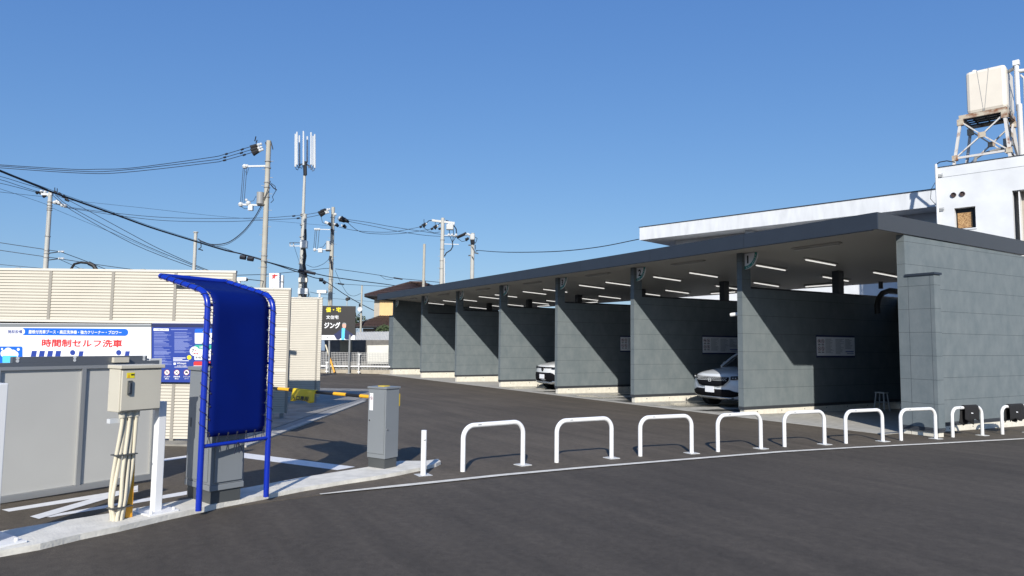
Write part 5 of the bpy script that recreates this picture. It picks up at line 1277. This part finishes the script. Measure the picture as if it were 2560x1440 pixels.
for p in ((95, 481), (104, 482), (112, 490)): mk.tube([at(p[0]-4, p[1]+1, DG), at(p[0]+4, p[1]-1, DG)], .12, 6, .06); mw.ball(at(p[0]+9, p[1]-2, DG), .12, 8)
for p in ((139, 482), (150, 486), (161, 492), (168, 500)): mk.tube([at(p[0]-3, p[1]-2, DG), at(p[0]+4, p[1]+3, DG)], .12, 6, .06)
mk.tube([at(137, 480, DG), at(137, 469, DG)], .03, 4); mk.tube([at(143, 480, DG), at(143, 471, DG)], .03, 4)
for p in ((137, 506), (143, 504), (148, 507), (156, 513), (163, 515)): mw.ball(at(*p, DG), .13, 8)
mk.bar(at(122, 505, DG), at(168, 517, DG), FA*.08, Z*.07)
for y in (629, 646):
    for x in (148, 154, 158): mw.ball(at(x, y, DG), .08, 6)
    mk.bar(at(123, y+4, DG), at(146, y+1, DG), FA*.06, Z*.05)
mw.cbox(at(118, 486, DG), FR*.7, FA*.2, Z*.14)
mw.each('insulator', M_CERAM, t, True); mk.each('cable_clamp', M_CARB, t)
DH = 36.0
t, b, T_ = upole(489.5, 581, DH, .10, .085, M_POLEW, 'short square-topped pale pole right of centre of the louvre wall top')
MB().tube([at(489.5, 582, DH), at(489.5, 579.5, DH)], .125, 12).build('pole_cap', M_POLEW, t)
MB().tube([at(495, 597, DH), at(502, 603, DH), at(503, 618, DH), at(496, 624, DH)], .025, 5).tube([at(496, 622, DH), at(504, 625, DH), at(507, 626, DH)], .03, 5).tube([at(485, 604, DH), at(484, 612, DH), at(486, 616, DH)], .02, 5).build('jumper_wire', M_WIRE, t)
# shop sign and white cylinder above wall two
q = at(687, 745, 30); t = thing('shop_sign', V(q.x, q.y, gz(q.x, q.y)), 'white shop sign with a red winged mark seen over the louvre wall', 'sign')
def SG(px, py, o=0.0): return at(px, py, 30)-FA*o
MB().prism([SG(673, 790), SG(698, 790), SG(698, 683), SG(673, 683)], FA*.25).build('board', M_SWHITE, t)
mb = MB()
for pts in ([(677, 690), (686, 686), (696, 688), (690, 691), (684, 692)], [(678, 695), (686, 691), (688, 694), (680, 697)], [(684, 686), (687, 685), (687, 697), (685, 697)]): mb.prism([SG(x, y, .003) for x, y in pts], -FA*.004)
mb.build('winged_mark', M_SRED, t)
a, b2 = SG(677, 703, .003), SG(694, 703, .003); text('SEIKO', a, (b2-a).normalized(), Z, wd=(b2-a).length, m=M_GREYT, parent=t); 
a, b2 = SG(679, 720, .003), SG(692, 720, .003); text('西口店', a, (b2-a).normalized(), Z, wd=(b2-a).length, m=M_TEXTL, parent=t)
MB().obox(SG(700, 790, -.1), FR*.06, FA*.06, Z*(SG(700, 688).z-SG(700, 790).z)).build('post', M_TAUPE, t)
q = at(706, 740, 18); t = thing('vent_stack', V(q.x, q.y, gz(q.x, q.y)), 'small white cylindrical vent stack beside the shop sign', 'vent')
MB().tube([V(q.x, q.y, gz(q.x, q.y)), at(706, 688, 18)], .032, 10).build('pipe', M_WHITE, t, smooth=True); MB().tube([at(706, 706, 18), at(706, 703, 18)], .04, 10).build('collar', M_TRAF, t)
# ------------------------------------------------------------------ wires
def wire(pts, r, lab, grp=None, extra=None, name='power_line', cat='cable'):
    P = [at(*q) for q in pts]
    if pts[0][0] < 0: P.insert(0, P[0]+(P[0]-P[1])*9)   # the span goes on to a pole outside the photo
    cc = [P[0]*2-P[1]]+P+[P[-1]*2-P[-2]]; out = []
    for i in range(1, len(cc)-2):
        for s in range(5):
            u = s/5; a, b, c, d = cc[i-1], cc[i], cc[i+1], cc[i+2]
            out.append(.5*((2*b)+(c-a)*u+(2*a-5*b+4*c-d)*u*u+(3*b-a-3*c+d)*u**3))
    out.append(P[-1])
    mb = MB(); mb.tube(out, r, 6)
    if extra:
        for (a, b, rr) in extra: mb.tube([at(*a), at(*b)], rr, 6)
    return tag(mb.build(name, M_WIRE, smooth=True), lab, cat, grp)
G1 = 'three wires from the left edge to the tall transformer pole'
wire([(-60, 406, 35), (0, 412, 35), (178, 423, 35.5), (244, 423, 36), (333, 419.5, 36), (520, 394.5, 36.5), (560, 386.3, 37), (632, 365, 37)], .017, 'highest of the three wires sagging from the left edge to the tall transformer pole', G1, [((602, 375, 37), (609, 372, 37), .05), ((563, 386, 37), (569, 384, 37), .05)])
wire([(-60, 409, 35), (0, 415, 35), (178, 427, 35.5), (289, 427, 36), (520, 401.5, 36.5), (560, 393.9, 37), (636, 372, 37)], .017, 'middle of the three wires sagging from the left edge to the tall transformer pole', G1, [((600, 383.5, 37), (607, 381, 37), .05), ((559, 394, 37), (565, 392.5, 37), .05)])
wire([(-60, 413, 35), (0, 419.5, 35), (200, 432.7, 35.5), (311, 431, 36), (520, 407.8, 36.5), (560, 401, 37), (638, 379, 37)], .017, 'lowest of the three wires sagging from the left edge to the tall transformer pole', G1, [((607, 388.5, 37), (614, 386, 37), .05), ((558, 401.5, 37), (565, 400, 37), .05)])
wire([(-60, 402, 22), (0, 427, 23), (111, 472, 25), (138, 483, 25.5), (289, 536.7, 29), (378, 569, 31), (484, 602, 34), (560, 625, 36), (599, 633.7, 36.5), (635, 644, 37), (663, 652, 37)], .036, 'thick black cable bundle running down from the upper left edge to the tall pole', None, [((601, 642.5, 36.6), (614, 644.5, 36.6), .13), ((619.5, 646.5, 36.7), (633, 648.5, 36.7), .13)])
wire([(-60, 400, 22), (0, 424.5, 23), (111, 468.5, 25), (289, 533, 29), (378, 565.5, 31), (484, 599, 34), (560, 622.5, 36), (640, 643, 37), (663, 650, 37)], .008, 'thin messenger wire just above the thick cable bundle')
wire([(660, 655, 37), (674, 656.4, 37), (747.5, 676, 42), (788, 684, 43), (827, 692, 47), (896, 702, 52), (960, 710, 56), (985, 714, 57)], .030, 'cable with a black sleeve passing the antenna mast toward the house', None, [((747, 676, 42.5), (788, 684, 42.5), .10)])
wire([(660, 655, 37), (674, 657, 37), (747, 681, 42), (785, 694, 44), (800, 697, 45), (818, 706, 47), (860, 735, 49), (897, 757, 50), (940, 779, 52)], .028, 'cable sloping steeply down past the advertising board toward the house', None, [((799, 699, 45), (807, 700, 45), .14), ((809, 704, 45), (814, 708, 45), .12)])
GG = 'wires from the left edge to the leftmost pole'
wire([(-60, 432, 42), (0, 441, 43), (60, 459, 44), (118, 477, 45)], .017, 'upper wire from the left edge to the head of the leftmost pole', GG)
wire([(-60, 439, 42), (0, 449, 43), (50, 465, 44), (104, 482, 45)], .017, 'middle wire from the left edge to the head of the leftmost pole', GG)
wire([(-60, 448, 42), (0, 458, 43), (50, 470, 44), (95, 482, 45)], .017, 'lower wire from the left edge to the head of the leftmost pole', GG)
wire([(-60, 474, 42), (0, 480, 43), (111, 492, 45)], .012, 'almost level thin wire from the left edge into the leftmost pole head')
wire([(-60, 455, 40), (0, 472, 41), (122, 513, 45), (140, 524, 46), (300, 590, 50), (420, 642, 54)], .010, 'very thin wire crossing the leftmost pole below its head')
GR = 'wires from the leftmost pole down to the louvre wall'
wire([(142, 489, 45), (180, 505, 44), (333, 588, 40), (400, 623, 38), (489, 663, 36), (530, 679, 35)], .017, 'upper wire falling from the leftmost pole toward the short pole', GR)
wire([(138, 487, 45), (178, 518, 44), (333, 600, 40), (489, 666, 36), (525, 680, 35)], .017, 'middle wire falling from the leftmost pole toward the short pole', GR)
wire([(134, 490, 45), (178, 525, 44), (333, 610, 40), (489, 671, 36), (515, 681, 35)], .017, 'lower wire falling from the leftmost pole toward the short pole', GR)
GC_ = 'long wires between the leftmost pole and the pale transformer pole'
wire([(166, 517, 45), (222, 525, 45.5), (289, 533, 46), (400, 543, 47), (520, 546, 48), (660, 544.5, 49), (716, 541, 49.5), (760, 537, 50), (803, 530, 50)], .017, 'upper of the long level wires ending at the pale transformer pole', GC_, [((731, 540.5, 49.7), (738, 539.5, 49.7), .06)])
wire([(166, 519, 45), (222, 528, 45.5), (311, 541, 46), (420, 552, 47), (560, 554, 48), (660, 550, 49), (755, 545, 50), (806, 536, 50)], .017, 'lower of the long level wires ending at the pale transformer pole', GC_, [((742, 546, 49.7), (749, 545, 49.7), .06)])
wire([(170, 500, 45), (222, 505.6, 46), (378, 522, 48), (520, 538, 52), (680, 552, 56), (830, 565, 60)], .010, 'faint straight wire high behind the long level wires')
wire([(-60, 596, 44), (0, 606.7, 44.5), (142, 628, 45), (155, 631, 45), (210, 651, 46), (271, 676, 47), (300, 690, 47.5)], .02, 'cable crossing the leftmost pole low down, upper one')
wire([(-60, 615, 44), (0, 625.6, 44.5), (122, 643, 45), (151, 647, 45), (240, 661, 46), (333, 674, 47), (380, 681, 48)], .02, 'cable crossing the leftmost pole low down, lower one')
wire([(148, 648, 45), (175, 660, 46), (204, 673, 47), (230, 686, 48)], .016, 'short wire branching down from the leftmost pole to the louvre wall')
wire([(-60, 652, 44), (0, 661, 44.5), (107, 671, 45), (150, 676, 46)], .016, 'lowest wire at the left edge, just over the louvre wall')
wire([(655, 512, 37), (650, 520, 37), (636.6, 543, 37), (611.6, 575, 36.7), (583, 599, 36.4), (560, 609, 36.2), (530, 611, 36.1), (506, 604, 36), (495, 597, 36)], .024, 'heavy drooping cable between the tall transformer pole and the short pole')
wire([(657, 514, 37), (640, 543, 37), (613, 578, 36.7), (584, 602, 36.4), (560, 613, 36.2), (530, 614, 36.1), (495, 607, 36)], .012, 'thin wire following just below the heavy drooping cable')
wire([(498, 600, 36), (530, 612, 36.2), (560, 620, 36.5), (600, 635, 36.8)], .013, 'short wire from the short pole joining the thick cable bundle')
wire([(590, 688, 40), (660, 686, 42), (699, 683, 44), (760, 677, 47), (816, 671, 50), (828, 672, 50)], .02, 'level cable low behind the antenna mast ending at the pale transformer pole')
wire([(592, 696, 34), (625, 699, 35.5), (662, 703, 37)], .02, 'short cable from the camera above the shade to the tall pole')
GD = 'wires between the pale transformer pole and the cross arm pole'
wire([(864, 548, 50), (920, 556, 50.5), (974, 566, 51), (1052, 578, 52), (1103, 586, 54), (1142, 592, 60)], .018, 'highest wire leaving the pale transformer pole to the right', GD)
wire([(864, 552, 50), (930, 565, 50.5), (994, 578, 51), (1060, 588, 53), (1103, 591, 56), (1142, 593, 60)], .018, 'second wire leaving the pale transformer pole to the right', GD)
wire([(848, 568, 50), (880, 575, 50), (916, 579, 50.5), (960, 580.5, 51), (994, 578, 51.5), (1052, 567, 52)], .018, 'sagging wire ending at the outer clamp of the cross arm pole', GD)
wire([(866, 554, 50), (900, 579, 50.5), (950, 585, 51), (1000, 584, 51.5), (1040, 579, 52), (1080, 572, 52)], .018, 'sagging wire ending at the inner clamp of the cross arm pole', GD)
wire([(838, 672, 50), (895, 680, 52), (951, 688.5, 53), (985, 695, 53.5), (1030, 699, 52), (1060, 702, 50), (1101, 706, 52)], .02, 'cable with a grey sleeve passing over the house roof', None, [((984, 694.5, 53), (1006, 698, 53), .06)])
wire([(951, 689, 53), (965, 698, 53), (982, 698, 53)], .016, 'short loop of wire hanging under the grey sleeve cable')
wire([(836, 693, 50), (900, 702, 52), (974, 712, 54), (1000, 715, 55)], .016, 'thin wire running to the house roof ridge')
wire([(838, 708, 50), (870, 711, 51), (961, 716, 54), (990, 718, 55)], .016, 'lower thin wire with a dark sleeve running to the house roof', None, [((845, 709, 50), (860, 711, 50), .06)])
wire([(838, 676, 50), (850, 703, 51), (868, 733, 53), (885, 740, 54), (903, 733, 55)], .014, 'drop wire curving down from the pale transformer pole')
wire([(766, 662, 43), (785, 668, 45), (808, 660, 48), (822, 648, 50)], .014, 'slack wire hanging between the antenna mast and the pale transformer pole')
wire([(775, 730, 44), (800, 735, 47), (820, 737, 50)], .014, 'short low wire right of the antenna mast')
wire([(735, 743, 40), (800, 744, 48), (905, 752, 60), (960, 757, 66)], .012, 'faint low wire behind the advertising board')
wire([(1192, 628, 62), (1194, 626, 62), (1240, 629.5, 56), (1300, 630.7, 50), (1400, 628, 45), (1500, 617, 42.5), (1597, 598, 40.5)], .028, 'single cable from the crowded far pole to the white building')
